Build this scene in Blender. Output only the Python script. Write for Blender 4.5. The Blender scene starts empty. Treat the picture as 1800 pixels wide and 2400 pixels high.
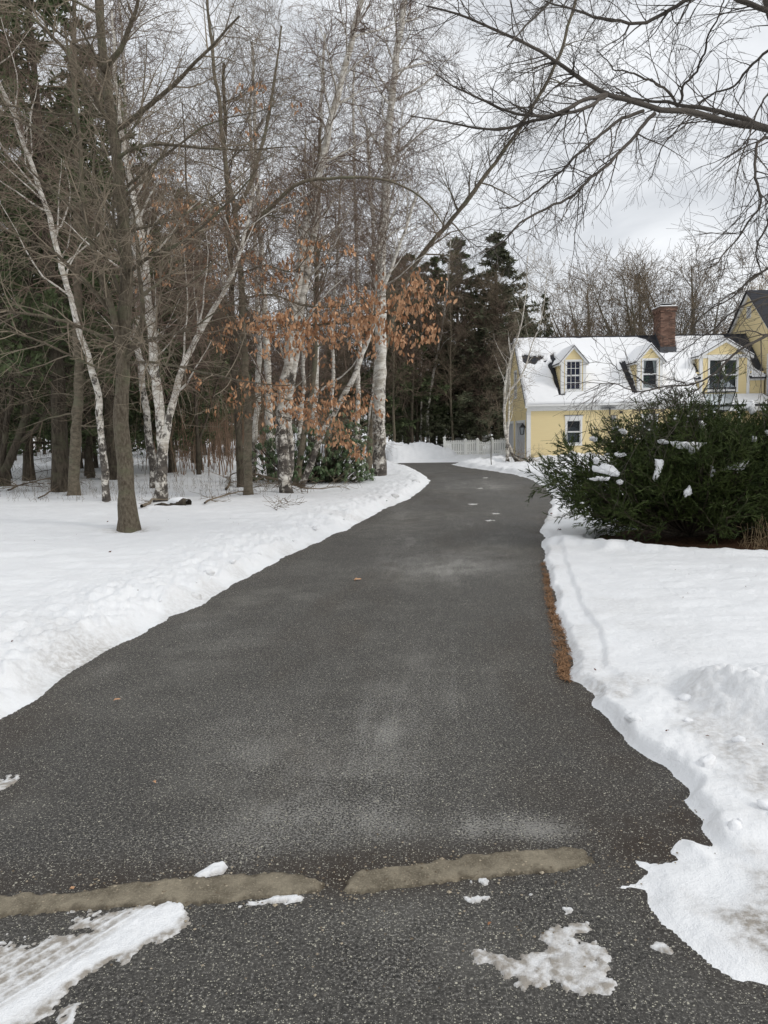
import bpy, math, random
import numpy as np
from mathutils import Matrix, Vector
PI = math.pi
sc = bpy.context.scene
# ------------------------------------------------------------------ camera
H_CAM = 1.6; PITCH = math.radians(5.84); ROLL = math.radians(1.0); FPX = 1800.0
cam_d = bpy.data.cameras.new('camera'); cam = bpy.data.objects.new('camera', cam_d)
sc.collection.objects.link(cam); sc.camera = cam
cam_d.sensor_fit = 'VERTICAL'; cam_d.sensor_height = 24.0; cam_d.sensor_width = 18.0
cam_d.lens = 24.0 * FPX / 2400.0
cam_d.clip_start = 0.05; cam_d.clip_end = 3000
CM = Matrix.Translation((0, 0, H_CAM)) @ Matrix.Rotation(PI/2 - PITCH, 4, 'X') @ Matrix.Rotation(-ROLL, 4, 'Z')
cam.matrix_world = CM
# ------------------------------------------------------------------ sky and sun
W = bpy.data.worlds.new('World'); sc.world = W; W.use_nodes = True
SUN_EL, SUN_AZ = 34.0, 118.0      # azimuth clockwise from +Y (behind and to the right of the camera)
nt = W.node_tree; nt.nodes.clear(); N = nt.nodes.new; L = nt.links.new
out = N('ShaderNodeOutputWorld'); mixs = N('ShaderNodeMixShader')
sky = N('ShaderNodeTexSky'); sky.sky_type = 'NISHITA'; sky.sun_disc = False
sky.sun_elevation = math.radians(SUN_EL); sky.sun_rotation = math.radians(SUN_AZ)
b1 = N('ShaderNodeBackground'); b1.inputs[1].default_value = 0.09; L(sky.outputs[0], b1.inputs[0])
b2 = N('ShaderNodeBackground'); b2.inputs[1].default_value = 1.24
tc = N('ShaderNodeTexCoord'); sx = N('ShaderNodeSeparateXYZ'); L(tc.outputs['Generated'], sx.inputs[0])
ramp = N('ShaderNodeMapRange'); L(sx.outputs[2], ramp.inputs[0])
ramp.inputs[1].default_value = 0.0; ramp.inputs[2].default_value = 1.0; ramp.inputs[3].default_value = 0.76; ramp.inputs[4].default_value = 0.86
mp = N('ShaderNodeMapping'); mp.inputs['Scale'].default_value = (1.6, 1.6, 5.0); L(tc.outputs['Generated'], mp.inputs[0])
nz = N('ShaderNodeTexNoise'); nz.inputs['Scale'].default_value = 2.2; nz.inputs['Detail'].default_value = 6; nz.inputs['Roughness'].default_value = 0.5
nz.inputs['Distortion'].default_value = 0.6; L(mp.outputs[0], nz.inputs[0])
mr = N('ShaderNodeMapRange'); L(nz.outputs[0], mr.inputs[0]); mr.inputs[1].default_value = 0.3; mr.inputs[2].default_value = 0.7
mr.inputs[3].default_value = 0.74; mr.inputs[4].default_value = 1.17
mu = N('ShaderNodeMath'); mu.operation = 'MULTIPLY'; L(ramp.outputs[0], mu.inputs[0]); L(mr.outputs[0], mu.inputs[1])
tint = N('ShaderNodeMix'); tint.data_type = 'RGBA'; tint.inputs[6].default_value = (0.89, 0.945, 1.03, 1); tint.inputs[7].default_value = (1.0, 1.0, 0.99, 1)
L(nz.outputs[0], tint.inputs[0])
vm = N('ShaderNodeVectorMath'); vm.operation = 'SCALE'; L(tint.outputs[2], vm.inputs[0]); L(mu.outputs[0], vm.inputs[3])
L(vm.outputs[0], b2.inputs[0]); mixs.inputs[0].default_value = 0.93
L(b1.outputs[0], mixs.inputs[1]); L(b2.outputs[0], mixs.inputs[2]); L(mixs.outputs[0], out.inputs[0])
sd = bpy.data.lights.new('sun', 'SUN'); sd.energy = 1.25; sd.angle = math.radians(14); sd.color = (1.0, 0.96, 0.9)
sun = bpy.data.objects.new('sun', sd); sc.collection.objects.link(sun)
az, el = math.radians(SUN_AZ), math.radians(SUN_EL)
sdir = Vector((math.sin(az)*math.cos(el), math.cos(az)*math.cos(el), math.sin(el)))
sun.rotation_euler = sdir.to_track_quat('Z', 'Y').to_euler()
vs = sc.view_settings; sc.display_settings.display_device = 'sRGB'
vs.view_transform = 'Standard'; vs.look = 'None'; vs.exposure = 0.0; vs.gamma = 1.0; vs.use_curve_mapping = False
sc.render.engine = 'CYCLES'
cy = sc.cycles; cy.max_bounces = 5; cy.diffuse_bounces = 3; cy.glossy_bounces = 2; cy.transparent_max_bounces = 8; cy.transmission_bounces = 2
cy.caustics_reflective = False; cy.caustics_refractive = False

# ------------------------------------------------------------------ helpers
CMN = np.array(CM)
def ray(px, py):
    d = CMN[:3, :3] @ np.array([(px-900.0)/FPX, (1200.0-py)/FPX, -1.0])
    return d
CO = np.array([0, 0, H_CAM])
def G(px, py, z=0.0):
    d = ray(px, py); t = (z-H_CAM)/d[2]; return CO + d*t
def U(px, py, Y):
    d = ray(px, py); return CO + d*(Y/d[1])
def tag(o, label=None, cat=None, group=None, kind=None):
    if label: o['label'] = label
    if cat: o['category'] = cat
    if group: o['group'] = group
    if kind: o['kind'] = kind
    return o
def link(o, parent=None):
    sc.collection.objects.link(o)
    if parent is not None: o.parent = parent
    return o
def empty(name, loc=(0, 0, 0), rz=0):
    o = bpy.data.objects.new(name, None); o.location = loc; o.rotation_euler = (0, 0, rz); o.empty_display_size = 0.2
    return link(o)
def mesh(name, V, F, mats, smooth=False, mi=None, attr=None):
    """V (n,3), F (m,k) array or list of arrays with differing k."""
    me = bpy.data.meshes.new(name); V = np.asarray(V, dtype=np.float32)
    Fs = [np.asarray(f, dtype=np.int32) for f in (F if isinstance(F, list) else [F]) if len(f)]
    loops = np.concatenate([f.ravel() for f in Fs]) if Fs else np.zeros(0, np.int32)
    cnt = np.concatenate([np.full(len(f), f.shape[1], np.int32) for f in Fs]) if Fs else np.zeros(0, np.int32)
    me.vertices.add(len(V)); me.vertices.foreach_set('co', V.ravel())
    me.loops.add(len(loops)); me.loops.foreach_set('vertex_index', loops)
    me.polygons.add(len(cnt)); st = np.zeros(len(cnt), np.int32); st[1:] = np.cumsum(cnt)[:-1]
    me.polygons.foreach_set('loop_start', st); me.polygons.foreach_set('loop_total', cnt)
    for m in (mats if isinstance(mats, (list, tuple)) else [mats]): me.materials.append(m)
    if mi is not None: me.polygons.foreach_set('material_index', np.asarray(mi, np.int32))
    me.polygons.foreach_set('use_smooth', np.full(len(cnt), smooth, bool))
    me.update(calc_edges=True)
    if attr:
        for k, v in attr.items():
            a = me.attributes.new(k, 'FLOAT', 'POINT'); a.data.foreach_set('value', np.asarray(v, np.float32))
    return me
def obj(name, me, parent=None, loc=(0, 0, 0)):
    o = bpy.data.objects.new(name, me); o.location = loc; return link(o, parent)
def copy_tree(o, parent=None):
    c = o.copy(); sc.collection.objects.link(c)
    if parent is not None: c.parent = parent
    for ch in [q for q in o.children]: copy_tree(ch, c)
    return c

class MB:
    def __init__(s): s.v = []; s.f = []; s.m = []
    def face(s, pts, m=0):
        n = len(s.v); s.v += [tuple(p) for p in pts]; s.f.append(list(range(n, n+len(pts)))); s.m.append(m)
    def hexa(s, P, m=0):   # P: 8 points, bottom 0-3 ccw, top 4-7
        n = len(s.v); s.v += [tuple(p) for p in P]
        for q in ((3, 2, 1, 0), (4, 5, 6, 7), (0, 1, 5, 4), (1, 2, 6, 5), (2, 3, 7, 6), (3, 0, 4, 7)):
            s.f.append([n+i for i in q]); s.m.append(m)
    def box(s, a, b, m=0):
        x0, y0, z0 = a; x1, y1, z1 = b
        s.hexa([(x0, y0, z0), (x1, y0, z0), (x1, y1, z0), (x0, y1, z0), (x0, y0, z1), (x1, y0, z1), (x1, y1, z1), (x0, y1, z1)], m)
    def prism(s, poly, d, m=0):   # poly: list of 3d points, d: extrusion vector
        n = len(s.v); k = len(poly)
        s.v += [tuple(p) for p in poly] + [tuple(np.array(p)+np.array(d)) for p in poly]
        s.f.append(list(range(k))[::-1]); s.m.append(m); s.f.append([n+k+i for i in range(k)]); s.m.append(m)
        s.f[-2] = [n+i for i in s.f[-2]]
        for i in range(k):
            j = (i+1) % k; s.f.append([n+i, n+j, n+k+j, n+k+i]); s.m.append(m)
    def cyl(s, c0, c1, r0, r1=None, k=12, m=0):
        r1 = r0 if r1 is None else r1
        c0 = np.array(c0, float); c1 = np.array(c1, float); a = c1-c0; a /= np.linalg.norm(a)
        u = np.cross(a, [0.3, 0.2, 1.0] if abs(a[2]) < .9 else [1, 0, 0]); u /= np.linalg.norm(u); w = np.cross(a, u)
        n = len(s.v)
        for c, r in ((c0, r0), (c1, r1)):
            for i in range(k):
                t = 2*PI*i/k; s.v.append(tuple(c+r*(math.cos(t)*u+math.sin(t)*w)))
        for i in range(k):
            j = (i+1) % k; s.f.append([n+i, n+j, n+k+j, n+k+i]); s.m.append(m)
        s.f.append([n+i for i in range(k)][::-1]); s.m.append(m); s.f.append([n+k+i for i in range(k)]); s.m.append(m)
    def build(s, name, mats, parent=None, loc=(0, 0, 0), smooth=False, xf=None):
        me = bpy.data.meshes.new(name); v = s.v
        if xf is not None: v = [tuple(xf(p)) for p in v]
        me.from_pydata([tuple(float(c) for c in p) for p in v], [], s.f)
        for m in (mats if isinstance(mats, (list, tuple)) else [mats]): me.materials.append(m)
        me.polygons.foreach_set('material_index', s.m)
        if smooth: me.polygons.foreach_set('use_smooth', [True]*len(s.f))
        me.update(); return obj(name, me, parent, loc)

# ---- noise
def _h(ix, iy, s):
    h = (ix.astype(np.int64)*374761393 + iy.astype(np.int64)*668265263 + s*1442695041) & 0xffffffff
    h = ((h ^ (h >> 13))*1274126177) & 0xffffffff
    h = ((h ^ (h >> 15))*2246822519) & 0xffffffff
    return ((h ^ (h >> 16)) & 0xffffff)/16777215.0
def vn(x, y, s=0):
    x = np.asarray(x, float); y = np.asarray(y, float)
    ix = np.floor(x); iy = np.floor(y); fx = x-ix; fy = y-iy
    fx = fx*fx*fx*(fx*(fx*6-15)+10); fy = fy*fy*fy*(fy*(fy*6-15)+10)
    a = _h(ix, iy, s); b = _h(ix+1, iy, s); c = _h(ix, iy+1, s); d = _h(ix+1, iy+1, s)
    return (a+(b-a)*fx)*(1-fy)+(c+(d-c)*fx)*fy
def fbm(x, y, o=4, s=0, g=0.5):
    t = 0; a = 1; n = 0
    for i in range(o):
        t = t+a*(vn(x*2**i, y*2**i, s+i*17)-0.5)*2; n += a; a *= g
    return t/n
def ss(a, b, x):
    t = np.clip((x-a)/(b-a), 0, 1); return t*t*(3-2*t)
def sdf_poly(x, y, P):
    """signed distance, negative inside"""
    P = np.asarray(P, float); x = x.ravel(); y = y.ravel()
    d2 = np.full(x.shape, 1e12); ins = np.zeros(x.shape, bool); n = len(P)
    for i in range(n):
        ax, ay = P[i]; bx, by = P[(i+1) % n]; ex, ey = bx-ax, by-ay
        wx = x-ax; wy = y-ay; t = np.clip((wx*ex+wy*ey)/(ex*ex+ey*ey+1e-12), 0, 1)
        d2 = np.minimum(d2, (wx-t*ex)**2+(wy-t*ey)**2)
        c = ((ay > y) != (by > y)) & (x < (bx-ax)*(y-ay)/(by-ay+1e-12)+ax); ins ^= c
    d = np.sqrt(d2); return np.where(ins, -d, d)

# ------------------------------------------------------------------ materials
def mat(name, col, rough=0.8, spec=0.3, build=None, metallic=0.0):
    m = bpy.data.materials.new(name); m.use_nodes = True; t = m.node_tree
    b = t.nodes['Principled BSDF']; b.inputs['Base Color'].default_value = (*col, 1); b.inputs['Roughness'].default_value = rough
    b.inputs['Specular IOR Level'].default_value = spec; b.inputs['Metallic'].default_value = metallic
    if build: build(t, b)
    return m
def nd(t, ty, **kw):
    n = t.nodes.new(ty)
    for k, v in kw.items():
        if k.startswith('i_'):
            key = k[2:]; key = int(key) if key.isdigit() else key.replace('_', ' ')
            n.inputs[key].default_value = v
        else: setattr(n, k, v)
    return n
def coords(t, scale=(1, 1, 1), kind='Object'):
    c = nd(t, 'ShaderNodeTexCoord'); m = nd(t, 'ShaderNodeMapping'); m.inputs['Scale'].default_value = scale
    t.links.new(c.outputs[kind], m.inputs[0]); return m.outputs[0]
def noise(t, vec, scale, detail=4, rough=0.5, dist=0.0):
    n = nd(t, 'ShaderNodeTexNoise', i_Scale=scale, i_Detail=detail, i_Roughness=rough, i_Distortion=dist)
    t.links.new(vec, n.inputs[0]); return n.outputs[0]
def rng_(t, v, a, b, c=0.0, d=1.0):
    n = nd(t, 'ShaderNodeMapRange'); t.links.new(v, n.inputs[0])
    for i, q in enumerate((a, b, c, d)): n.inputs[i+1].default_value = q
    return n.outputs[0]
def mixc(t, f, a, b):
    n = nd(t, 'ShaderNodeMix', data_type='RGBA')
    if isinstance(f, (int, float)): n.inputs[0].default_value = f
    else: t.links.new(f, n.inputs[0])
    for i, q in ((6, a), (7, b)):
        if isinstance(q, tuple): n.inputs[i].default_value = (*q, 1)
        else: t.links.new(q, n.inputs[i])
    return n.outputs[2]
def mth(t, op, a, b=None):
    n = nd(t, 'ShaderNodeMath', operation=op)
    for i, q in ((0, a), (1, b)):
        if q is None: continue
        if isinstance(q, (int, float)): n.inputs[i].default_value = q
        else: t.links.new(q, n.inputs[i])
    return n.outputs[0]
def bump(t, b, h, strength=0.3, dist=0.02):
    n = nd(t, 'ShaderNodeBump', i_Strength=strength, i_Distance=dist); t.links.new(h, n.inputs['Height']); t.links.new(n.outputs[0], b.inputs['Normal'])

def b_snow(t, b):
    v = coords(t); n1 = noise(t, v, 28, 5, 0.6); n2 = noise(t, v, 3.5, 4, 0.5); n3 = noise(t, v, 160, 3, 0.6)
    base = mixc(t, rng_(t, n2, 0.3, 0.7), (0.82, 0.83, 0.84), (0.87, 0.877, 0.885))
    at = nd(t, 'ShaderNodeAttribute', attribute_name='dirt')
    dm = mth(t, 'MULTIPLY', at.outputs['Fac'], rng_(t, n1, 0.38, 0.62, 0.35, 1.25))
    col = mixc(t, dm, base, (0.33, 0.30, 0.262)); t.links.new(col, b.inputs['Base Color'])
    n5 = noise(t, v, 9, 5, 0.65); h = mth(t, 'ADD', mth(t, 'ADD', mth(t, 'MULTIPLY', n1, 0.6), mth(t, 'MULTIPLY', n3, 0.3)), n5); bump(t, b, h, 0.55, 0.035)
    b.inputs['Subsurface Weight'].default_value = 0.0
M_snow = mat('snow', (0.85, 0.86, 0.87), 0.6, 0.25, b_snow)
def b_roofsnow(t, b):
    v = coords(t); n1 = noise(t, v, 3, 4); bump(t, b, n1, 0.25, 0.05)
M_snow2 = mat('roof_snow', (0.86, 0.865, 0.875), 0.6, 0.2, b_roofsnow)

def b_asphalt(t, b):
    v = coords(t)
    big = noise(t, v, 0.55, 5, 0.6, 0.6); mid = noise(t, v, 2.6, 5, 0.65); fine = noise(t, v, 95, 4, 0.8); grit = noise(t, v, 420, 2, 0.6); med = noise(t, v, 34, 3, 0.7)
    c = mixc(t, rng_(t, mth(t, 'ADD', mth(t, 'MULTIPLY', fine, 0.75), mth(t, 'MULTIPLY', med, 0.25)), 0.40, 0.62), (0.010, 0.0095, 0.009), (0.118, 0.110, 0.098))
    # dusty salt bloom and brown damp dirt
    dust = mth(t, 'MULTIPLY', rng_(t, big, 0.44, 0.62), rng_(t, mid, 0.38, 0.62))
    c = mixc(t, mth(t, 'MULTIPLY', dust, 0.62), c, (0.155, 0.148, 0.132))
    at = nd(t, 'ShaderNodeAttribute', attribute_name='bloom')
    c = mixc(t, mth(t, 'MULTIPLY', rng_(t, mth(t, 'ADD', fine, mth(t, 'MULTIPLY', at.outputs['Fac'], 0.19)), 0.565, 0.640), 0.78), c, (0.34, 0.33, 0.305))
    at2 = nd(t, 'ShaderNodeAttribute', attribute_name='mud')
    c = mixc(t, mth(t, 'MULTIPLY', at2.outputs['Fac'], rng_(t, mid, 0.3, 0.62, 0.25, 1.0)), c, (0.040, 0.029, 0.021))
    # pale stones
    for sc_, th, rad, seed in ((64, 0.925, 0.30, 0), (115, 0.88, 0.36, 3.3), (170, 0.80, 0.42, 7.1)):
        mp = nd(t, 'ShaderNodeMapping'); mp.inputs['Location'].default_value = (seed, seed, 0); t.links.new(v, mp.inputs[0])
        vo = nd(t, 'ShaderNodeTexVoronoi', i_Scale=sc_, i_Randomness=1.0, voronoi_dimensions='2D'); t.links.new(mp.outputs[0], vo.inputs['Vector'])
        sp = nd(t, 'ShaderNodeSeparateColor'); t.links.new(vo.outputs['Color'], sp.inputs[0])
        thm = mth(t, 'ADD', mth(t, 'MULTIPLY', at.outputs['Fac'], -0.06), th)
        pick = mth(t, 'GREATER_THAN', sp.outputs[0], thm)
        size = mth(t, 'MULTIPLY', sp.outputs[1], rad)
        near = mth(t, 'LESS_THAN', vo.outputs['Distance'], size)
        f = mth(t, 'MULTIPLY', pick, near)
        stone = mixc(t, sp.outputs[2], (0.22, 0.21, 0.19), (0.58, 0.55, 0.44))
        c = mixc(t, f, c, stone)
    t.links.new(c, b.inputs['Base Color'])
    bump(t, b, mth(t, 'ADD', fine, mth(t, 'MULTIPLY', grit, 0.5)), 0.8, 0.008)
    t.links.new(rng_(t, big, 0.35, 0.7, 0.62, 0.9), b.inputs['Roughness'])
M_asph = mat('asphalt', (0.05, 0.05, 0.05), 0.8, 0.35, b_asphalt)

def b_bark(c1, c2, c3=None, sc_=9, stretch=0.22, bs=0.6):
    def f(t, b):
        v = coords(t, (1, 1, stretch)); n1 = noise(t, v, sc_, 6, 0.65); n2 = noise(t, coords(t, (1, 1, 1.6)), 2.2, 4)
        n4 = noise(t, coords(t, (1, 1, 3.5)), 22, 4, 0.7)
        c = mixc(t, rng_(t, n1, 0.35, 0.65), c1, c2)
        if c3: c = mixc(t, rng_(t, n2, 0.52, 0.66, 0, 0.7), c, c3)
        c = mixc(t, rng_(t, n4, 0.60, 0.72, 0, 0.55), c, tuple(q*1.9 for q in c2))
        t.links.new(c, b.inputs['Base Color']); bump(t, b, mth(t, 'ADD', n1, mth(t, 'MULTIPLY', n4, 0.5)), bs, 0.02)
    return f
M_maple = mat('maple_bark', (0.12, 0.1, 0.08), 0.9, 0.15, b_bark((0.070, 0.056, 0.040), (0.165, 0.140, 0.105), (0.135, 0.135, 0.085), 30, 0.45, 0.8))
M_dark = mat('dark_bark', (0.06, 0.05, 0.04), 0.95, 0.1, b_bark((0.038, 0.031, 0.024), (0.110, 0.092, 0.070), (0.10, 0.10, 0.065), 16, 0.25))
M_grey = mat('grey_bark', (0.12, 0.1, 0.08), 0.9, 0.15, b_bark((0.095, 0.080, 0.058), (0.205, 0.175, 0.130), (0.15, 0.15, 0.10), 9, 1.6, 0.3))
def b_birch(t, b):
    v = coords(t, (1, 1, 1)); patch = mth(t, 'ADD', mth(t, 'MULTIPLY', noise(t, coords(t, (1, 1, 0.7)), 9.0, 6, 0.7, 0.8), 0.55), mth(t, 'MULTIPLY', noise(t, coords(t, (1, 1, 1.1)), 2.6, 3, 0.5), 0.45)); lent = noise(t, coords(t, (1, 1, 9)), 9, 3, 0.6); peel = noise(t, coords(t, (1, 1, 3.0)), 3.5, 4, 0.6)
    w = mixc(t, rng_(t, peel, 0.36, 0.62), (0.40, 0.36, 0.30), (0.74, 0.71, 0.65))
    c = mixc(t, rng_(t, lent, 0.60, 0.68, 0, 0.75), w, (0.13, 0.11, 0.09))
    # black scars, denser towards the rough old bark at the foot
    at = nd(t, 'ShaderNodeAttribute', attribute_name='foot')
    th = mth(t, 'SUBTRACT', patch, mth(t, 'MULTIPLY', at.outputs['Fac'], -0.12))
    c = mixc(t, rng_(t, th, 0.535, 0.585, 0, 0.95), c, mixc(t, rng_(t, peel, 0.4, 0.6), (0.030, 0.025, 0.022), (0.095, 0.080, 0.066)))
    t.links.new(c, b.inputs['Base Color']); bump(t, b, mth(t, 'ADD', lent, patch), 0.5, 0.03)
M_birch = mat('birch_bark', (0.6, 0.58, 0.54), 0.7, 0.25, b_birch)
def b_twig(c1, c2):
    def f(t, b):
        n = noise(t, coords(t), 1.3, 3); t.links.new(mixc(t, rng_(t, n, 0.35, 0.65), c1, c2), b.inputs['Base Color'])
    return f
M_tw_brown = mat('twig_brown', (0.1, 0.08, 0.06), 0.85, 0.15, b_twig((0.120, 0.093, 0.066), (0.235, 0.188, 0.136)))
M_tw_purple = mat('twig_purple', (0.1, 0.07, 0.07), 0.85, 0.15, b_twig((0.112, 0.080, 0.064), (0.200, 0.148, 0.115)))
M_tw_grey = mat('twig_grey', (0.15, 0.13, 0.11), 0.85, 0.15, b_twig((0.145, 0.118, 0.088), (0.285, 0.238, 0.178)))
M_tw_dark = mat('twig_dark', (0.06, 0.05, 0.05), 0.85, 0.15, b_twig((0.055, 0.048, 0.042), (0.115, 0.100, 0.086)))
M_tw_pale = mat('twig_pale', (0.3, 0.22, 0.12), 0.85, 0.15, b_twig((0.24, 0.18, 0.11), (0.36, 0.27, 0.16)))
M_tw_red = mat('twig_russet', (0.1, 0.05, 0.03), 0.85, 0.1, b_twig((0.15, 0.100, 0.070), (0.27, 0.185, 0.13)))
def b_green(c1, c2, sc_=2.0):
    def f(t, b):
        n = noise(t, coords(t), sc_, 4, 0.6); g = nd(t, 'ShaderNodeNewGeometry')
        c = mixc(t, rng_(t, n, 0.35, 0.65), c1, c2)
        c = mixc(t, mth(t, 'MULTIPLY', g.outputs['Random Per Island'], 0.5), c, tuple(q*1.6 for q in c2)); t.links.new(c, b.inputs['Base Color'])
    return f
M_needle = mat('needles', (0.04, 0.06, 0.03), 0.75, 0.2, b_green((0.058, 0.070, 0.040), (0.120, 0.125, 0.078)))
M_needle2 = mat('hemlock_needles', (0.05, 0.05, 0.03), 0.75, 0.2, b_green((0.040, 0.056, 0.026), (0.095, 0.118, 0.055)))
M_jun = mat('juniper_needles', (0.04, 0.07, 0.02), 0.65, 0.25, b_green((0.010, 0.021, 0.006), (0.062, 0.084, 0.022), 3.6))
M_rhodo = mat('glossy_leaf', (0.03, 0.06, 0.03), 0.42, 0.5, b_green((0.036, 0.066, 0.026), (0.090, 0.130, 0.056), 3.0))
def b_leaf(t, b):
    g = nd(t, 'ShaderNodeNewGeometry'); oi = nd(t, 'ShaderNodeObjectInfo')
    f = mth(t, 'FRACT', mth(t, 'ADD', g.outputs['Random Per Island'], oi.outputs['Random']))
    c = mixc(t, f, (0.25, 0.120, 0.060), (0.64, 0.385, 0.225)); t.links.new(c, b.inputs['Base Color'])
M_leaf = mat('dry_leaf', (0.4, 0.18, 0.07), 0.75, 0.2, b_leaf)
def b_litter(t, b):
    v = coords(t); n = noise(t, v, 30, 5, 0.7); n2 = noise(t, v, 4, 3)
    t.links.new(mixc(t, rng_(t, n, 0.35, 0.65), (0.028, 0.016, 0.010), (0.11, 0.06, 0.033)), b.inputs['Base Color']); bump(t, b, n, 0.8, 0.03)
M_litter = mat('needle_litter', (0.08, 0.04, 0.02), 0.95, 0.1, b_litter)
M_needle_dry = mat('dry_needles', (0.24, 0.11, 0.05), 0.9, 0.1, b_green((0.11, 0.060, 0.032), (0.25, 0.145, 0.080), 9))
def b_conc(t, b):
    v = coords(t); n = noise(t, v, 5, 5, 0.65); f = noise(t, v, 120, 3, 0.7); o = noise(t, v, 1.6, 4)
    c = mixc(t, rng_(t, n, 0.4, 0.6), (0.17, 0.145, 0.105), (0.35, 0.305, 0.225)); c = mixc(t, rng_(t, o, 0.55, 0.7, 0, 0.5), c, (0.20, 0.13, 0.065))
    c = mixc(t, rng_(t, f, 0.52, 0.66, 0, 0.7), c, (0.40, 0.35, 0.26)); c = mixc(t, rng_(t, n, 0.57, 0.66, 0, 0.7), c, (0.09, 0.072, 0.05))
    at = nd(t, 'ShaderNodeAttribute', attribute_name='dirt'); c = mixc(t, mth(t, 'MULTIPLY', at.outputs['Fac'], rng_(t, noise(t, v, 14, 5, 0.7), 0.36, 0.56)), c, (0.055, 0.044, 0.033))
    t.links.new(c, b.inputs['Base Color']); bump(t, b, mth(t, 'ADD', n, f), 0.8, 0.015)
M_conc = mat('worn_concrete', (0.17, 0.15, 0.11), 0.9, 0.2, b_conc)
def b_sid(t, b):
    n = noise(t, coords(t, (0.6, 0.6, 4)), 3, 5, 0.6); t.links.new(mixc(t, n, (0.73, 0.605, 0.34), (0.80, 0.67, 0.39)), b.inputs['Base Color'])
M_sid = mat('yellow_clapboard', (0.7, 0.53, 0.23), 0.6, 0.3, b_sid)
def b_white(t, b):
    n = noise(t, coords(t), 6, 5, 0.6); t.links.new(mixc(t, n, (0.66, 0.66, 0.65), (0.80, 0.80, 0.79)), b.inputs['Base Color'])
M_white = mat('white_paint', (0.76, 0.76, 0.75), 0.5, 0.35, b_white)
M_vinyl = mat('fence_white', (0.84, 0.84, 0.80), 0.45, 0.35)
def b_shing(t, b):
    n = noise(t, coords(t), 40, 4, 0.7); n2 = noise(t, coords(t), 1.5, 3)
    t.links.new(mixc(t, rng_(t, n, 0.3, 0.7), (0.018, 0.019, 0.023), (0.055, 0.056, 0.064)), b.inputs['Base Color']); bump(t, b, n, 0.4, 0.01)
M_shing = mat('dark_shingle', (0.04, 0.04, 0.045), 0.85, 0.25, b_shing)
def b_brick(t, b):
    g = nd(t, 'ShaderNodeNewGeometry'); n = noise(t, coords(t), 9, 4)
    c = mixc(t, g.outputs['Random Per Island'], (0.10, 0.060, 0.046), (0.24, 0.145, 0.108)); c = mixc(t, rng_(t, n, 0.55, 0.7, 0, 0.6), c, (0.09, 0.05, 0.04))
    t.links.new(c, b.inputs['Base Color'])
M_brick = mat('red_brick', (0.3, 0.1, 0.06), 0.9, 0.15, b_brick)
M_mortar = mat('mortar', (0.16, 0.12, 0.10), 0.95, 0.1)
M_lead = mat('lead_flashing', (0.045, 0.048, 0.055), 0.6, 0.4)
M_black = mat('black_metal', (0.012, 0.012, 0.013), 0.45, 0.5)
M_room = mat('dim_room', (0.025, 0.025, 0.03), 0.9, 0.1)
M_blue = mat('navy_curtain', (0.014, 0.016, 0.075), 0.8, 0.1)
M_curt = mat('white_curtain', (0.6, 0.6, 0.58), 0.8, 0.1)
M_blind = mat('grey_blind', (0.055, 0.062, 0.055), 0.7, 0.2)
M_plant = mat('house_plant', (0.03, 0.11, 0.04), 0.6, 0.3)
M_door = mat('garage_door_paint', (0.50, 0.51, 0.52), 0.5, 0.3, lambda t, b: t.links.new(mixc(t, noise(t, coords(t), 2.5, 4), (0.46, 0.47, 0.49), (0.58, 0.585, 0.59)), b.inputs['Base Color']))
def b_glass(t, b):
    o = t.nodes['Material Output']; tr = nd(t, 'ShaderNodeBsdfTransparent'); tr.inputs[0].default_value = (0.82, 0.85, 0.86, 1)
    gl = nd(t, 'ShaderNodeBsdfGlossy'); gl.inputs['Roughness'].default_value = 0.04; gl.inputs[0].default_value = (0.9, 0.93, 0.95, 1)
    fr = nd(t, 'ShaderNodeFresnel'); fr.inputs[0].default_value = 1.5; mx = nd(t, 'ShaderNodeMixShader')
    t.links.new(mth(t, 'MULTIPLY', fr.outputs[0], 0.40), mx.inputs[0]); t.links.new(tr.outputs[0], mx.inputs[1]); t.links.new(gl.outputs[0], mx.inputs[2]); t.links.new(mx.outputs[0], o.inputs[0])
M_glass = mat('window_glass', (0.5, 0.5, 0.5), 0.05, 0.5, b_glass)
def b_grit(t, b):
    g = nd(t, 'ShaderNodeNewGeometry'); t.links.new(mixc(t, g.outputs['Random Per Island'], (0.10, 0.075, 0.05), (0.42, 0.36, 0.27)), b.inputs['Base Color'])
M_grit = mat('grit_stone', (0.3, 0.25, 0.2), 0.9, 0.2, b_grit)
def b_seed(t, b):
    g = nd(t, 'ShaderNodeNewGeometry'); t.links.new(mixc(t, g.outputs['Random Per Island'], (0.05, 0.018, 0.015), (0.16, 0.06, 0.035)), b.inputs['Base Color'])
M_seed = mat('dark_debris', (0.08, 0.03, 0.02), 0.8, 0.2, b_seed)
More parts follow.
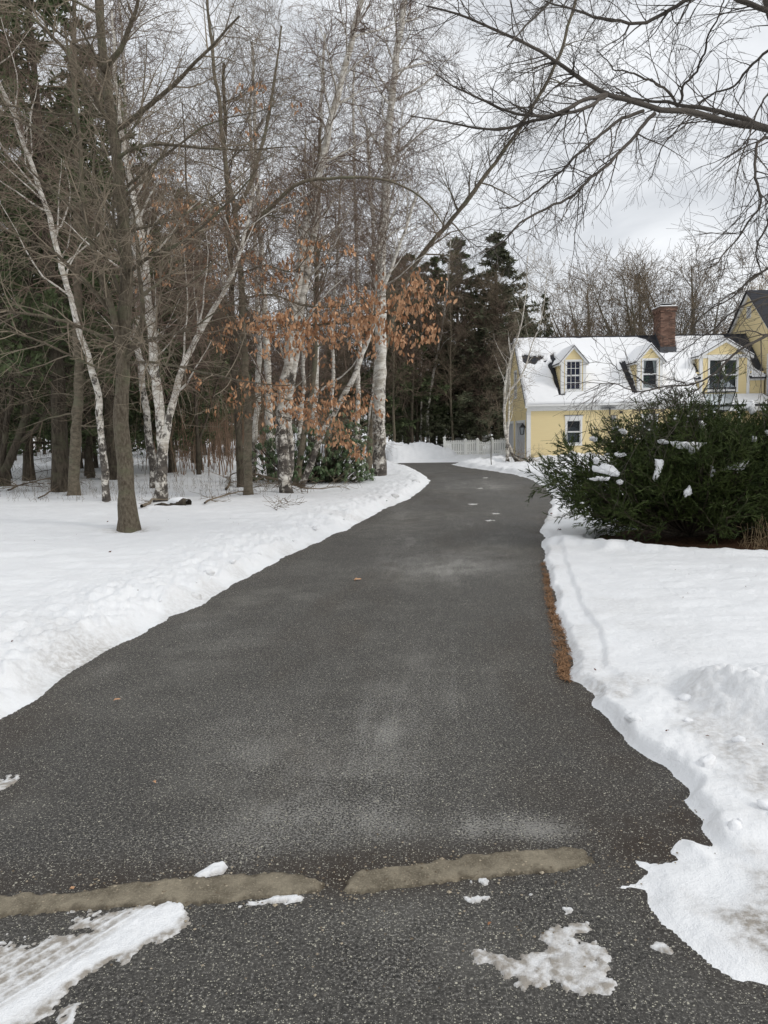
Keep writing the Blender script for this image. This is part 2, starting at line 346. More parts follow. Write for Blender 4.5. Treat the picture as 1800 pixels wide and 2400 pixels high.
# ------------------------------------------------------------------ ground, driveway, snow
zh = lambda pts, ox, oy, s: [(ox+a*s, oy+b*s) for a, b in pts]
LEFT_PX = [(0, 1690), (141, 1606), (250, 1519), (358, 1470), (400, 1447), (474, 1421), (497, 1400), (542, 1378), (600, 1345), (651, 1318), (700, 1290), (760, 1264), (820, 1237), (868, 1213), (910, 1190), (955, 1172), (985, 1152), (1004, 1137), (1008, 1126), (1000, 1117), (980, 1106), (954, 1096), (925, 1087), (905, 1083)]
RIGHT_PX = [(1055, 1088.5), (1091, 1096), (1151, 1104), (1212, 1114), (1257, 1131), (1275, 1145), (1293, 1161), (1293, 1179), (1283, 1206), (1269, 1242), (1272, 1284), (1286, 1369), (1302, 1436), (1330, 1495), (1336, 1537), (1328, 1571), (1334, 1592), (1362, 1605), (1391, 1632), (1376, 1658), (1412, 1689), (1471, 1736), (1520, 1768), (1572, 1795), (1600, 1825), (1630, 1850), (1626, 1866), (1609, 1878), (1640, 1905), (1662, 1925), (1672, 1950), (1695, 1975), (1725, 2015), (1680, 2012), (1650, 1990), (1612, 1975), (1590, 1998), (1620, 2018), (1580, 2026), (1525, 2026), (1491, 2018), (1500, 2035), (1518, 2042), (1490, 2068), (1442, 2079), (1490, 2084), (1513, 2090), (1522, 2110), (1535, 2131), (1562, 2160), (1605, 2192), (1650, 2230), (1687, 2261), (1730, 2288), (1800, 2298)]
gl = [tuple(G(*p)[:2]) for p in LEFT_PX]; gr = [tuple(G(*p)[:2]) for p in RIGHT_PX]
# far turning area in front of the garage doors, then the street in front of the camera
FAR = [(-6.0, 36.2), (-7.5, 39.0), (0.0, 41.6), (3.0, 41.2), (5.2, 40.6), (6.9, 43.6), (7.15, 44.8), (7.15, 39.0), (6.3, 38.55), (4.4, 38.2)]
DRIVE = [(-30, 1.2), (-9, 2.7), (-4.2, 3.25)] + gl + FAR + gr + [(1.6, 1.9), (3.2, 1.5), (30, -1.5), (30, -14), (-30, -14)]
def centre_x(y): return np.interp(y, [0, 3, 6, 12, 20, 28, 34, 60], [0.9, 0.2, 0.4, 1.0, 1.9, 2.8, 3.0, 3.0])
BARE = (4.85, 10.75, 2.0, 1.25)        # litter under the juniper
WELLS = [(*G(a, b, .17)[:2], r) for a, b, r in ((302, 1240, .21), (374, 1171, .17), (362, 1143, .14), (250, 1173, .11), (172, 1157, .18), (582, 1157, .14), (566, 1139, .15), (672, 1150, .2), (694, 1133, .12), (705, 1141, .12), (889, 1114, .26), (863, 1100, .11))]
def snow_eval(x, y):
    x = np.asarray(x, float); y = np.asarray(y, float)
    d = sdf_poly(x, y, DRIVE).reshape(x.shape)
    near = np.exp(-(np.maximum(np.hypot(x, y)-3, 0)/14)**2)
    d0 = d
    d = d + 0.035*fbm(x*5, y*5, 4, 5) + 0.05*fbm(x*1.4, y*1.4, 2, 9)
    left = x < centre_x(y)
    und = 0.045*fbm(x/3.1, y/2.6, 3, 21) + 0.034*fbm(x/0.8, y/0.22, 4, 31, .6) + 0.004*fbm(x*6, y*6, 3, 77)
    chunk = np.abs(fbm(x*4.5, y*4.5, 4, 41, 0.55)); chunk2 = fbm(x*2.2, y*2.2, 4, 47, 0.55); blob = 1-np.abs(fbm(x*9, y*9, 3, 53))
    # left bank
    cw = np.exp(-(np.maximum(d-0.1, 0)/1.15)**2)
    e = ss(0, 0.30, d)
    zl = e*(0.09+0.06*ss(0.2, 1.1, d)) + cw*e*(0.055*np.exp(-((d-0.62)/0.42)**2) + 0.085*chunk + 0.055*chunk2 + 0.05*(blob-0.7)+0.022*fbm(x*16, y*16, 3, 59, .6)) + und*ss(0.2, 1.6, d)
    # right edge: low trodden strip, then a step up to the lawn
    st = 0.22+0.03*fbm(x*.8, y*.8, 2, 61)
    zr = ss(0, 0.07, d)*(0.045+0.012*chunk2+0.008*blob) + 0.024*ss(st, st+0.05, d0+.012*fbm(x*7, y*7, 2, 62)) + und*ss(st, 1.4, d) + 0.012*chunk2*np.exp(-((d-.4)/.5)**2)
    # ploughed ridge near the street (right)
    st2 = 0.42+0.14*fbm(x*1.6, y*1.6, 2, 67)
    rr = np.exp(-(np.maximum(d-st2, 0)/0.9)**2)
    zp = ss(0, 0.08, d)*(0.045+0.03*np.abs(chunk2)+0.03*chunk+0.01*blob) + ss(st2, st2+0.3, d)*(0.12 + rr*(0.03 + 0.06*chunk2 + 0.07*chunk + 0.015*blob + 0.02*fbm(x*15, y*15, 3, 63, .6))) + und*ss(st2, 1.6, d)
    # thin melted apron beside the street
    za = ss(0, 0.10, d)*(0.022+0.02*chunk2+0.012*chunk) + 0.16*ss(0.9, 1.7, d)*1.0 + 0.05*chunk2*ss(0.7, 1.4, d)
    wp = ss(4.9, 4.2, y); wa = ss(3.05, 2.55, y)
    zright = (zr*(1-wp)+zp*wp)*(1-wa)+za*wa
    far = ss(17, 21, y); zf = ss(0, 0.45, d)*(0.16+0.07*chunk2+0.08*chunk) + und
    zright = zright*(1-far)+zf*far
    z = np.where(left, zl, zright)
    # ploughed heap beside the turning area
    hx, hy = (x-1.45)/2.9, (y-44.2)/2.1; hp = np.clip(1-(hx*hx+hy*hy), 0, 1)**0.62
    z = z + hp*(0.86+0.22*chunk2+0.16*chunk)
    hx, hy = (x-5.0)/3.2, (y-43.9)/1.6; hp = np.clip(1-(hx*hx+hy*hy), 0, 1)**0.7; z = z + np.where(d > 0, hp*(0.08+0.10*chunk2), 0)
    hx, hy = (x-9.4)/2.6, (y-36.9)/1.3; z = z + np.clip(1-(hx*hx+hy*hy), 0, 1)*0.28*(1+chunk2)
    hx, hy = (x-5.2)/1.6, (y-37.0)/0.7; z = z + np.clip(1-(hx*hx+hy*hy), 0, 1)*0.22*(1+chunk2)
    # woods floor rises a little
    z = z + 0.25*ss(22, 60, y)*ss(2, -10, x)
    well = 0
    for tx, ty, tr_ in WELLS:
        rt = np.hypot(x-tx, y-ty); z = z-0.06*np.exp(-(rt/(tr_*1.6))**2)+.010*np.exp(-((rt-tr_*2.4)/.1)**2); well = well+.55*np.exp(-(np.maximum(rt-tr_*.8, 0)/(tr_*1.1))**2)
    # bare ground under the juniper
    q = np.sqrt(((x-BARE[0])/BARE[2])**2+((y-BARE[1])/BARE[3])**2)+0.16*fbm(x*2.6, y*2.6, 3, 71)
    z = z + (0.03+0.10*np.clip(fbm(x*1.3, y*0, 2, 72), 0, 1))*np.exp(-((q-1.16)/0.09)**2)*ss(11.2, 10.4, y); z = np.where(q < 1.1, np.minimum(z, -0.06+0.26*ss(0.98, 1.1, q)), z)
    z = np.where(d < 0, np.maximum(d*0.8, -0.05), z)
    dirt = np.where(left, 0.30*np.exp(-(np.maximum(d, 0)/0.22)**2)*ss(0.1, 0.5, chunk2+0.2), (0.45*wp+0.22)*np.exp(-(np.maximum(d, 0)/(0.28+0.25*wp))**2)*ss(-0.15, 0.35, chunk2))
    dirt = dirt + wa*(~left)*(0.5*ss(0.05, 0.45, chunk2)) + 0.25*ss(0.25, 0.5, fbm(x*0.9, y*0.9, 3, 91))*np.exp(-(d/0.8)**2)
    dirt = dirt*ss(24, 14, y)+well*ss(-.3, .3, fbm(x*9, y*9, 3, 97))
    return z, d, q, np.clip(dirt, 0, 1)
def snow_z(x, y):
    z, d, q, _ = snow_eval(np.array([x]), np.array([y])); return float(z[0])
def S(px, py):
    """point on the snow seen at a pixel"""
    z = 0.1
    for _ in range(3):
        p = G(px, py, z); z = snow_z(p[0], p[1])
    p = G(px, py, z); p[2] = z; return p

tf = np.radians(np.concatenate([np.linspace(-180, -36, 60)[:-1], np.linspace(-33, 33, 540), np.linspace(36, 180, 60)[1:]]))
rr = np.concatenate([np.geomspace(0.8, 1.9, 30)[:-1], np.geomspace(1.9, 60, 530), np.geomspace(62, 900, 24)[1:]])
R_, T_ = np.meshgrid(rr, tf, indexing='ij'); X_ = R_*np.sin(T_); Y_ = R_*np.cos(T_)
Z_, D_, Q_, DI = snow_eval(X_, Y_)
nr, ntn = X_.shape; idx = np.arange(nr*ntn).reshape(nr, ntn)
keep = ((D_ > -0.10) & (Q_ > 0.93)); kf = keep[:-1, :-1] | keep[1:, :-1] | keep[:-1, 1:] | keep[1:, 1:]
F = np.stack([idx[:-1, :-1], idx[:-1, 1:], idx[1:, 1:], idx[1:, :-1]], -1)[kf]
used = np.unique(F); remap = np.zeros(nr*ntn, np.int64); remap[used] = np.arange(len(used))
Vs = np.stack([X_.ravel(), Y_.ravel(), Z_.ravel()], -1)[used]
o = obj('snow_ground', mesh('snow_ground', Vs, remap[F], M_snow, True, attr={'dirt': DI.ravel()[used]}))
tag(o, kind='structure')
# bare earth sheet below everything
o = obj('ground', mesh('ground', [(-900, -900, -0.12), (900, -900, -0.12), (900, 900, -0.12), (-900, 900, -0.12)], np.array([[0, 1, 2, 3]]), M_litter)); tag(o, kind='structure')
# litter under juniper
g = np.linspace(-1.25, 1.25, 70); gx, gy = np.meshgrid(g*BARE[2]+BARE[0], g*BARE[3]+BARE[1], indexing='ij')
gz = 0.0+0.04*fbm(gx*3, gy*3, 4, 3)+0.012*fbm(gx*14, gy*14, 2, 4); ii = np.arange(70*70).reshape(70, 70)
qq = np.hypot((gx-BARE[0])/BARE[2], (gy-BARE[1])/BARE[3]) < 1.2
FF = np.stack([ii[:-1, :-1], ii[1:, :-1], ii[1:, 1:], ii[:-1, 1:]], -1)[qq[:-1, :-1]]
o = obj('leaf_litter', mesh('leaf_litter', np.stack([gx.ravel(), gy.ravel(), gz.ravel()], -1), FF, M_litter, True)); tag(o, 'brown needle litter on the bare ground under the juniper', 'litter', kind='stuff')

# asphalt sheet (driveway and street) with dusty blooms and damp mud
ax = np.concatenate([np.linspace(-30, -3.2, 20)[:-1], np.linspace(-3.2, 3.2, 260), np.linspace(3.2, 30, 24)[1:]])
ay = np.concatenate([np.linspace(-14, 1.0, 8)[:-1], np.geomspace(1.0, 20, 240), np.linspace(20, 46, 90)[1:]])
AX, AY = np.meshgrid(ax, ay, indexing='ij'); dA = sdf_poly(AX, AY, DRIVE).reshape(AX.shape)
bloom = np.zeros_like(AX)
for px, py, sx_, sy_, a in ((760, 1790, .38, .62, .55), (690, 1950, .30, .3, .35), (1170, 1935, .26, .10, .95), (1250, 1955, .22, .07, .5), (1050, 1320, .8, 1.1, .6), (1120, 1250, .5, 2.6, .25), (940, 1210, .3, 4, .35), (1080, 1140, .9, 4, .4), (1160, 1140, .35, 3.0, .6), (620, 1500, .5, .4, .25), (250, 1570, .12, .2, .45), (470, 1465, .2, .2, .35), (1000, 1330, 2, .4, .2), (400, 1990, .4, .15, .3), (1000, 1650, .35, .9, .2), (560, 1700, .3, .6, .25)):
    p = G(px, py); bloom += a*np.exp(-((AX-p[0])/sx_)**2-((AY-p[1])/sy_)**2)
lat = AX-centre_x(AY); strk = fbm(lat*3.6, AY*0.45, 6, 210, .72); bloom += 0.27*ss(0.02, 0.45, strk)*ss(2.3, 3.2, AY)*np.exp(-(lat/1.1)**4)+0.16*ss(0.1, 0.5, fbm(AX*1.1, AY*1.3, 3, 211))*(AY < 3)
bloom = np.clip(bloom*(0.75+0.9*fbm(AX*3, AY*3, 6, 8, .75)), 0, 1)
k0 = G(0, 2120)[:2]; k1 = G(750, 2070)[:2]; k2 = G(1391, 2010)[:2]; k3 = G(1700, 1990)[:2]
ky = np.interp(AX, [k0[0], k1[0], k2[0], k3[0]], [k0[1], k1[1], k2[1], k3[1]])
mud = 1.0*np.exp(-((AY-ky-0.08)/0.15)**2)*(0.7+0.5*fbm(AX*4, AY*4, 3, 12))+0.8*np.exp(-((AY-ky+0.02)/0.1)**2)*ss(-0.5, 0.0, AX)*ss(0.6, 0.1, AX)
mud += 0.9*np.exp(-((AX-G(1640, 1960)[0])/0.25)**2-((AY-G(1640, 1960)[1])/0.16)**2)+0.45*np.exp(-(dA/0.10)**2)*(AX > 0)*(AY < 16)
mud += 0.45*ss(0.05, 0.5, fbm(lat*1.4+9, AY*0.5, 4, 213, .6))*ss(2.5, 3.3, AY)+0.3*np.exp(-(dA/0.35)**2)*(AY > 3)
mud += 0.35*np.exp(-((AX+0.3)/0.9)**2-((AY-2.75)/0.12)**2); mud = np.clip(mud, 0, 1)
ii = np.arange(AX.size).reshape(AX.shape); kk = (dA < 0.5); kf = kk[:-1, :-1] | kk[1:, 1:] | kk[1:, :-1] | kk[:-1, 1:]
FF = np.stack([ii[:-1, :-1], ii[1:, :-1], ii[1:, 1:], ii[:-1, 1:]], -1)[kf]
az_ = -0.004*np.exp(-((AY-ky)/0.06)**2)+0.0*AX
o = obj('driveway', mesh('driveway', np.stack([AX.ravel(), AY.ravel(), az_.ravel()], -1), FF, M_asph, True, attr={'bloom': bloom.ravel(), 'mud': mud.ravel()})); tag(o, kind='structure')

def patch(name, poly_px, holes_px=(), res=0.006, h=0.018, wig=0.012, dirt_f=0.3, mat_=None, label='', cat='snow', group=None, tread=None, base=0.004, extra=None, soft=0.03, kind=None):
    P = np.array([G(*p)[:2] for p in poly_px]); c = P.mean(0)
    lo = P.min(0)-0.03; hi = P.max(0)+0.03; nx = int((hi[0]-lo[0])/res)+2; ny = int((hi[1]-lo[1])/res)+2
    gx, gy = np.meshgrid(np.linspace(lo[0], hi[0], nx), np.linspace(lo[1], hi[1], ny), indexing='ij')
    d = -sdf_poly(gx, gy, P).reshape(gx.shape)
    for hp in holes_px:
        hd = sdf_poly(gx, gy, np.array([G(*p)[:2] for p in hp])).reshape(gx.shape); d = np.minimum(d, hd)
    d = d + wig*fbm(gx*14, gy*14, 4, 7, 0.6)*1.3 + wig*0.6*fbm(gx*50, gy*50, 2, 17)
    z = base-0.006+h*ss(0, soft, d)*(0.75+0.5*fbm(gx*7, gy*7, 3, 23)) + 0.006*ss(-0.004, 0.004, d) + 0.002*fbm(gx*60, gy*60, 2, 29)
    di = dirt_f*(0.5+0.9*np.clip(fbm(gx*9, gy*9, 4, 37)+0.3, 0, 1)) + 0.35*ss(0.03, 0.0, d)*dirt_f + 0.45*ss(0.02, 0.0, d)
    if tread: z, di, d = tread(gx, gy, z, di, d)
    kk = d > 0; kf = kk[:-1, :-1] | kk[1:, 1:] | kk[1:, :-1] | kk[:-1, 1:]; ii = np.arange(gx.size).reshape(gx.shape)
    z = np.where(d > 0, z, -0.004)
    FF = np.stack([ii[:-1, :-1], ii[1:, :-1], ii[1:, 1:], ii[:-1, 1:]], -1)[kf]; us = np.unique(FF); rm = np.zeros(gx.size, np.int64); rm[us] = np.arange(len(us))
    V = np.stack([gx.ravel()-c[0], gy.ravel()-c[1], z.ravel()], -1)[us]
    o = obj(name, mesh(name, V, rm[FF], mat_ or M_snow, True, attr={'dirt': np.clip(di.ravel()[us], 0, 1)}), loc=(c[0], c[1], 0)); tag(o, label, cat, group, kind); return o
zA = lambda pts: zh(pts, 0, 1800, .5425); zB = lambda pts: zh(pts, 900, 1800, .5425)
# two stretches of worn concrete edging across the mouth of the driveway
patch('concrete_edging', [(-900, 2160), (-300, 2118), (0, 2098), (136, 2096), (244, 2082), (325, 2068), (488, 2055), (624, 2050), (694, 2047), (754, 2071), (749, 2087), (624, 2106), (461, 2120), (271, 2128), (108, 2138), (0, 2149), (-300, 2170), (-900, 2215)], h=0.003, wig=0.014, dirt_f=.22, mat_=M_conc, base=0.005, soft=0.02,
      label='long tan worn concrete edging strip at the left, snow patch below it', cat='edging', group='concrete edging strips')
patch('concrete_edging', [(803, 2087), (825, 2060), (846, 2041), (900, 2036), (1000, 2021), (1036, 2015), (1060, 2019), (1080, 2010), (1117, 2003), (1198, 1999), (1334, 1987), (1366, 1993), (1391, 2020), (1334, 2041), (1171, 2054), (1036, 2071), (900, 2084), (830, 2093)], h=0.003, wig=0.015, dirt_f=.22, mat_=M_conc, base=0.005, soft=0.02,
      label='short tan worn concrete edging strip right of the gap in the driveway mouth', cat='edging', group='concrete edging strips')
# packed snow with tyre marks, bottom left
ta = np.array(G(30, 2380)[:2]); tb = np.array(G(430, 2130)[:2]); td = (tb-ta)/np.linalg.norm(tb-ta); tn = np.array([-td[1], td[0]])
def tread(gx, gy, z, di, d):
    u = (gx-ta[0])*td[0]+(gy-ta[1])*td[1]; v = (gx-ta[0])*tn[0]+(gy-ta[1])*tn[1]
    ridge = np.exp(-((v-0.015)/0.050)**2)*ss(-0.25, 0.05, u+0.2)+np.exp(-((v-0.03)/0.10)**2)*ss(0.25, 0.5, u)
    tr = np.where(v > 0.06, 1.0, np.where(v < -0.12, 0.9, 0.0))
    per = 0.052; a = np.abs(((u*1.0+np.abs(((v-0.04) % 0.11)-0.055)*0.9)/per) % 1-0.5)*2
    lug = ss(0.55, 0.8, a)*((v > 0.30) | (v < -.1)); grooves = ss(0.60, 0.9, np.abs(((v+0.01)/0.038) % 1-0.5)*2)*ss(-.35, .05, fbm(gx*3, gy*3, 2, 33)+.1)
    marks = np.clip(lug+grooves*1.0, 0, 1)
    wear = fbm(gx*5, gy*5, 4, 113)
    z = 0.003+0.003*fbm(gx*30, gy*30, 3, 3)+tr*marks*0.003*(0.6+0.8*wear)+ridge*(0.005+0.003*fbm(gx*12,gy*12,3,5))
    di = 1.0-0.85*marks*tr*(0.75+0.5*wear)-1.1*ridge+0.35*wear+0.9*ss(0.035, 0.0, d)
    d = np.minimum(d, 0.05-0.12*tr*(1-ridge)*ss(-0.05, 0.30, wear-0.15*marks+0.25*fbm(gx*40, gy*40, 3, 9)))
    return z, di, d
patch('tyre_packed_snow', zA([(-500, 860), (-200, 780), (0, 730), (100, 665), (200, 640), (350, 620), (440, 618), (445, 640), (500, 622), (600, 605), (750, 600), (810, 620), (822, 670), (750, 720), (640, 770), (590, 820), (525, 862), (498, 830), (440, 855), (380, 890), (310, 950), (275, 1000), (215, 1060), (150, 1120), (100, 1300), (-500, 1500)]),
      [zA([(190, 725), (230, 705), (300, 690), (380, 690), (390, 712), (330, 730), (230, 738)])], wig=0.02, tread=tread, label='grey packed snow with a white ridge and tyre marks at bottom left', cat='snow')
patch('tyre_packed_snow', zA([(180, 1180), (215, 1110), (230, 1050), (280, 1012), (380, 985), (480, 972), (560, 978), (612, 1000), (600, 1050), (525, 1085), (440, 1110), (330, 1190)]), wig=0.02, tread=lambda gx, gy, z, di, d: (lambda r: (r[0], r[1], r[2]-0.02))(tread(gx, gy-0.02, z, di, d)), label='small pinkish grey packed snow lobe with criss-cross tyre marks, bottom edge', cat='snow')
patch('tyre_packed_snow', zA([(-80, 45), (0, 42), (35, 32), (85, 34), (78, 50), (55, 62), (20, 85), (-10, 105), (-80, 130)]), wig=0.02, res=0.008, tread=lambda gx, gy, z, di, d: tread(gx, gy, z, di+.0, d), label='scrap of tyre marked snow at the left edge above the concrete strip', cat='snow')
patch('snow_patch', zB([(345, 790), (400, 785), (480, 800), (520, 828), (585, 838), (600, 815), (640, 800), (690, 790), (712, 768), (690, 742), (700, 720), (760, 690), (800, 685), (860, 680), (885, 705), (925, 735), (935, 775), (965, 805), (978, 850), (972, 900), (965, 975), (880, 980), (800, 962), (750, 950), (740, 935), (690, 948), (615, 945), (560, 900), (495, 865), (400, 842)]),
      [zB([(860, 735), (895, 730), (900, 755), (870, 762)]), zB([(890, 822), (925, 818), (932, 845), (900, 845)])], h=0.004, wig=0.035, dirt_f=1.25, label='thin icy snow patch with a tail to the left, alone on the asphalt bottom right', cat='snow patch')
patch('snow_patch', zB([(1155, 772), (1175, 757), (1205, 757), (1240, 788), (1232, 800), (1190, 786)]), h=0.007, wig=0.014, res=0.004, dirt_f=0.3, label='tiny white snow scrap between the icy patch and the right snow', cat='snow patch')
patch('snow_patch', zA([(846, 486), (850, 462), (880, 440), (930, 420), (972, 410), (980, 430), (965, 455), (900, 472)]), h=0.014, wig=0.012, res=0.004, dirt_f=0.05, soft=0.02, label='small bright snow lump on the upper edge of the left concrete strip', cat='snow patch')
patch('snow_patch', zA([(1028, 602), (1050, 580), (1090, 568), (1125, 572), (1140, 565), (1200, 560), (1270, 553), (1320, 560), (1300, 572), (1200, 580), (1110, 594), (1050, 606)]), h=0.009, wig=0.016, res=0.004, dirt_f=0.08, soft=0.02, label='narrow sliver of snow below the right end of the left concrete strip', cat='snow patch')
rs = random.Random(5)
for i, (x, y) in enumerate([(390, 568), (450, 560), (640, 545), (425, 490), (790, 615), (375, 492)]):
    pts = [(x+(22+rs.random()*9)*math.cos(a)*(0.8 if i else 1), y+9*math.sin(a)*(1+rs.random()*.5)) for a in np.linspace(0, 2*PI, 8)[:-1]]
    patch('snow_crumb', zB(pts), h=0.006, wig=0.016, res=0.003, dirt_f=0.1, label='tiny crumb of snow on dark asphalt just below the right concrete strip', cat='snow crumb', group='snow crumbs below the right concrete strip')
for i, (px, py, w, h) in enumerate([(1138, 1120, 14, 2), (1125, 1145, 16, 2), (1110, 1182, 26, 3), (1162, 1204, 14, 2.4), (1148, 1220, 22, 3)]):
    pts = [(px+w*0.36*math.cos(a), py+h*0.45*math.sin(a)) for a in np.linspace(0, 2*PI, 10)[:-1]]
    patch('ice_patch', pts, h=0.002, wig=0.10, res=0.02, dirt_f=0.95, label='thin pale ice smear on the asphalt of the driveway bend', cat='ice', group='ice smears on the driveway bend')
# ------------------------------------------------------------------ garage wing of the house
XL, XM, XR = 7.2, 15.65, 19.45; YF, YE, YR, YB = 38.4, 38.1, 41.7, 45.0; YS = 39.5; ZE = 2.91; SL = 1.0056
rz = lambda y: ZE+(y-YE)*SL
def on_roof(px, py):
    d = ray(px, py); t = (ZE-H_CAM-SL*YE)/(d[2]-SL*d[1]); return CO+d*t
def siding(mb, o, u, n, z0, z1, wf, holes=(), step=0.105, up=(0, 0, 1), m=0, lip=0.024):
    """lapped boards on a wall: o origin, u along, n outward; wf(z)->(a,b); holes (a0,a1,z0,z1)"""
    o = np.array(o, float); u = np.array(u, float); n = np.array(n, float); up = np.array(up, float)
    z = z0
    while z < z1-0.01:
        zt = min(z+step, z1); a, b = wf(z); a2, b2 = wf(zt)
        if b-a > 0.02:
            cuts = [(a, b, a2, max(b2, a2))]
            for h in holes:
                if h[2] < zt-0.01 and h[3] > z+0.01:
                    nc = []
                    for (p, q, p2, q2) in cuts:
                        if h[0] >= q or h[1] <= p: nc.append((p, q, p2, q2)); continue
                        if h[0] > p: nc.append((p, h[0], p2, h[0]))
                        if h[1] < q: nc.append((h[1], q, h[1], q2))
                    cuts = nc
            for (p, q, p2, q2) in cuts:
                A = o+u*p+up*z; B = o+u*q+up*z; C = o+u*q2+up*zt; D = o+u*p2+up*zt
                mb.face([A+n*lip, B+n*lip, C+n*.001, D+n*.001], m); mb.face([A, B, B+n*lip, A+n*lip], m)
        z = zt
def window(parent, o, u, n, w, h, cols, rows, trim=0.09, head=0.0, frame_m=None, glass=None, back=None, sashes=2, depth=0.25, mull=0.022, double=False, label=None, extra=None):
    """o = lower-left corner of the opening. Part 'window' with panes as sub-parts"""
    o = np.array(o, float); u = np.array(u, float); n = np.array(n, float); z = np.array([0, 0, 1.0])
    P = lambda a, c, e: o+u*a+z*c+n*e
    def bx(mb, a0, a1, c0, c1, e0, e1, m=0):
        mb.hexa([P(a0, c0, e0), P(a1, c0, e0), P(a1, c0, e1), P(a0, c0, e1), P(a0, c1, e0), P(a1, c1, e0), P(a1, c1, e1), P(a0, c1, e1)], m)
    mb = MB(); t = trim
    bx(mb, -t, 0, -t, h+t, -.02, .035); bx(mb, w, w+t, -t, h+t, -.02, .035); bx(mb, 0, w, h, h+t, -.02, .034); bx(mb, -t-.03, w+t+.03, -t-.035, -t, -.02, .06); bx(mb, 0, w, -t, 0, -.02, .034)
    if head: bx(mb, -t-.02, w+t+.02, h+t, h+t+head, -.02, .045); bx(mb, -t-.05, w+t+.05, h+t+head, h+t+head+.025, -.02, .08, 1)
    panes = []; units = [(0, w)] if not double else [(0, w/2-.06), (w/2+.06, w)]
    if double: bx(mb, w/2-.06, w/2+.06, 0, h, -.02, .03)
    for (ua, ub) in units:
        for si in range(sashes):
            c0 = h*si/sashes; c1 = h*(si+1)/sashes; e = -.03 if si == 0 else -.01; f = .035
            bx(mb, ua, ua+f, c0, c1, e-.03, e); bx(mb, ub-f, ub, c0, c1, e-.03, e); bx(mb, ua+f, ub-f, c0, c0+f, e-.03, e); bx(mb, ua+f, ub-f, c1-f, c1, e-.03, e)
            gw = (ub-ua-2*f-(cols-1)*mull)/cols; gh = (c1-c0-2*f-(rows-1)*mull)/rows
            for i in range(1, cols): x = ua+f+i*gw+(i-1)*mull; bx(mb, x, x+mull, c0+f, c1-f, e-.025, e-.004)
            for j in range(1, rows):
                y = c0+f+j*gh+(j-1)*mull
                for i in range(cols): x = ua+f+i*(gw+mull); bx(mb, x, x+gw, y, y+mull, e-.025, e-.004)
            for i in range(cols):
                for j in range(rows):
                    x = ua+f+i*(gw+mull); y = c0+f+j*(gh+mull); panes.append((x, x+gw, y, y+gh, e-.016))
    wo = mb.build('window', [M_white, M_lead], parent)
    if label: wo['label'] = label
    for (a, b, c, d_, e) in panes:
        q = MB(); bx(q, a, b, c, d_, e-.004, e); q.build('pane', glass or M_glass, wo)
    q = MB(); d0 = -depth   # shallow room behind the glass
    q.face([P(0, 0, d0), P(w, 0, d0), P(w, h, d0), P(0, h, d0)]); q.face([P(0, 0, -.07), P(0, 0, d0), P(0, h, d0), P(0, h, -.07)]); q.face([P(w, 0, -.07), P(w, 0, d0), P(w, h, d0), P(w, h, -.07)])
    q.face([P(0, h, -.07), P(w, h, -.07), P(w, h, d0), P(0, h, d0)]); q.face([P(0, 0, -.07), P(w, 0, -.07), P(w, 0, d0), P(0, 0, d0)])
    q.build('recess', back or M_room, wo)
    if extra: extra(wo, P, bx, w, h)
    return wo

EX, EY, EZ = (1, 0, 0), (0, 1, 0), (0, 0, 1); NF = (0, -1, 0); NL = (-1, 0, 0)
house = empty('garage_wing', (0, 0, 0)); tag(house, 'yellow clapboard garage wing with snowy roof and two gabled dormers', 'house')
# core walls behind the boards (so nothing is hollow)
m = MB()
m.box((XL+.4, YF+.4, -.1), (XM, YB, 2.78)); m.box((XM, YS+.4, -.1), (XR, YB, 4.0))
m.prism([(XL+.4, YF+.9, 2.785), (XL+.4, YR, rz(YR)-.75), (XL+.4, YB-.3, 2.785)], (XM-XL-.5, 0, 0))
m.build('inner_wall', M_room, house)
W1 = (9.16, 9.84, 0.95, 2.08); W2 = (12.92, 13.6, 0.95, 2.08)
m = MB(); siding(m, (0, YF, 0), EX, NF, 0.05, 2.57, lambda z: (XL+.17, XM-.12), [W1, W2])
fz = lambda z: (max(YF, YE+(z-ZE+.12)/SL), min(YB, 2*YR-YE-(z-ZE+.12)/SL))
D1 = (38.95, 41.65, -1, 2.12); D2 = (42.35, 44.65, -1, 2.12); GW = (41.35, 42.05, 3.45, 4.75)
siding(m, (XL, 0, 0), EY, NL, 0.05, 6.35, lambda z: (max(fz(z)[0], YF+.02), fz(z)[1]), [D1, D2, GW])
m.build('clapboard_siding', M_sid, house)['kind'] = 'stuff'
m = MB(); siding(m, (0, YS, 0), EX, NF, 3.28, 4.42, lambda z: (XM-.12+max(0, 0), XR-.02), [(16.4, 18.25, 3.4, 5.3)])
siding(m, (0, YS+.05, 0), EX, NF, 0.1, 2.6, lambda z: (XM, XR)); m.build('clapboard_siding', M_sid, house)['kind'] = 'stuff'
# trim: frieze, soffit, corner boards, rakes
m = MB(); m.box((XL-.03, YF-.05, 2.573), (XM+.02, YF+.01, 2.80)); m.box((XL-.1, YE-.02, 2.80), (XM+.08, YF-.0, 2.90)); m.build('frieze_board', M_white, house)
m = MB(); m.box((XL-.03, YF-.035, -.02), (XL+.165, YF+.01, 2.57)); m.box((XL-.032, YF+.012, -.02), (XL+.005, YF+.17, 2.57)); m.build('corner_board', M_white, house)
m = MB(); m.box((XM-.118, YF-.035, -.02), (XM+.03, YF+.01, 2.57)); m.build('corner_board', M_white, house)
for a, b in ((YE+.0, YR), (2*YR-YE, YR)):
    m = MB(); s_ = 1 if b > a else -1
    m.prism([(XL-.16, a, ZE-.20), (XL-.16, a, ZE-.02), (XL-.16, b, rz(YR)-.02), (XL-.16, b, rz(YR)-.20)], (.13, 0, 0)); m.build('rake_board', M_white, house)
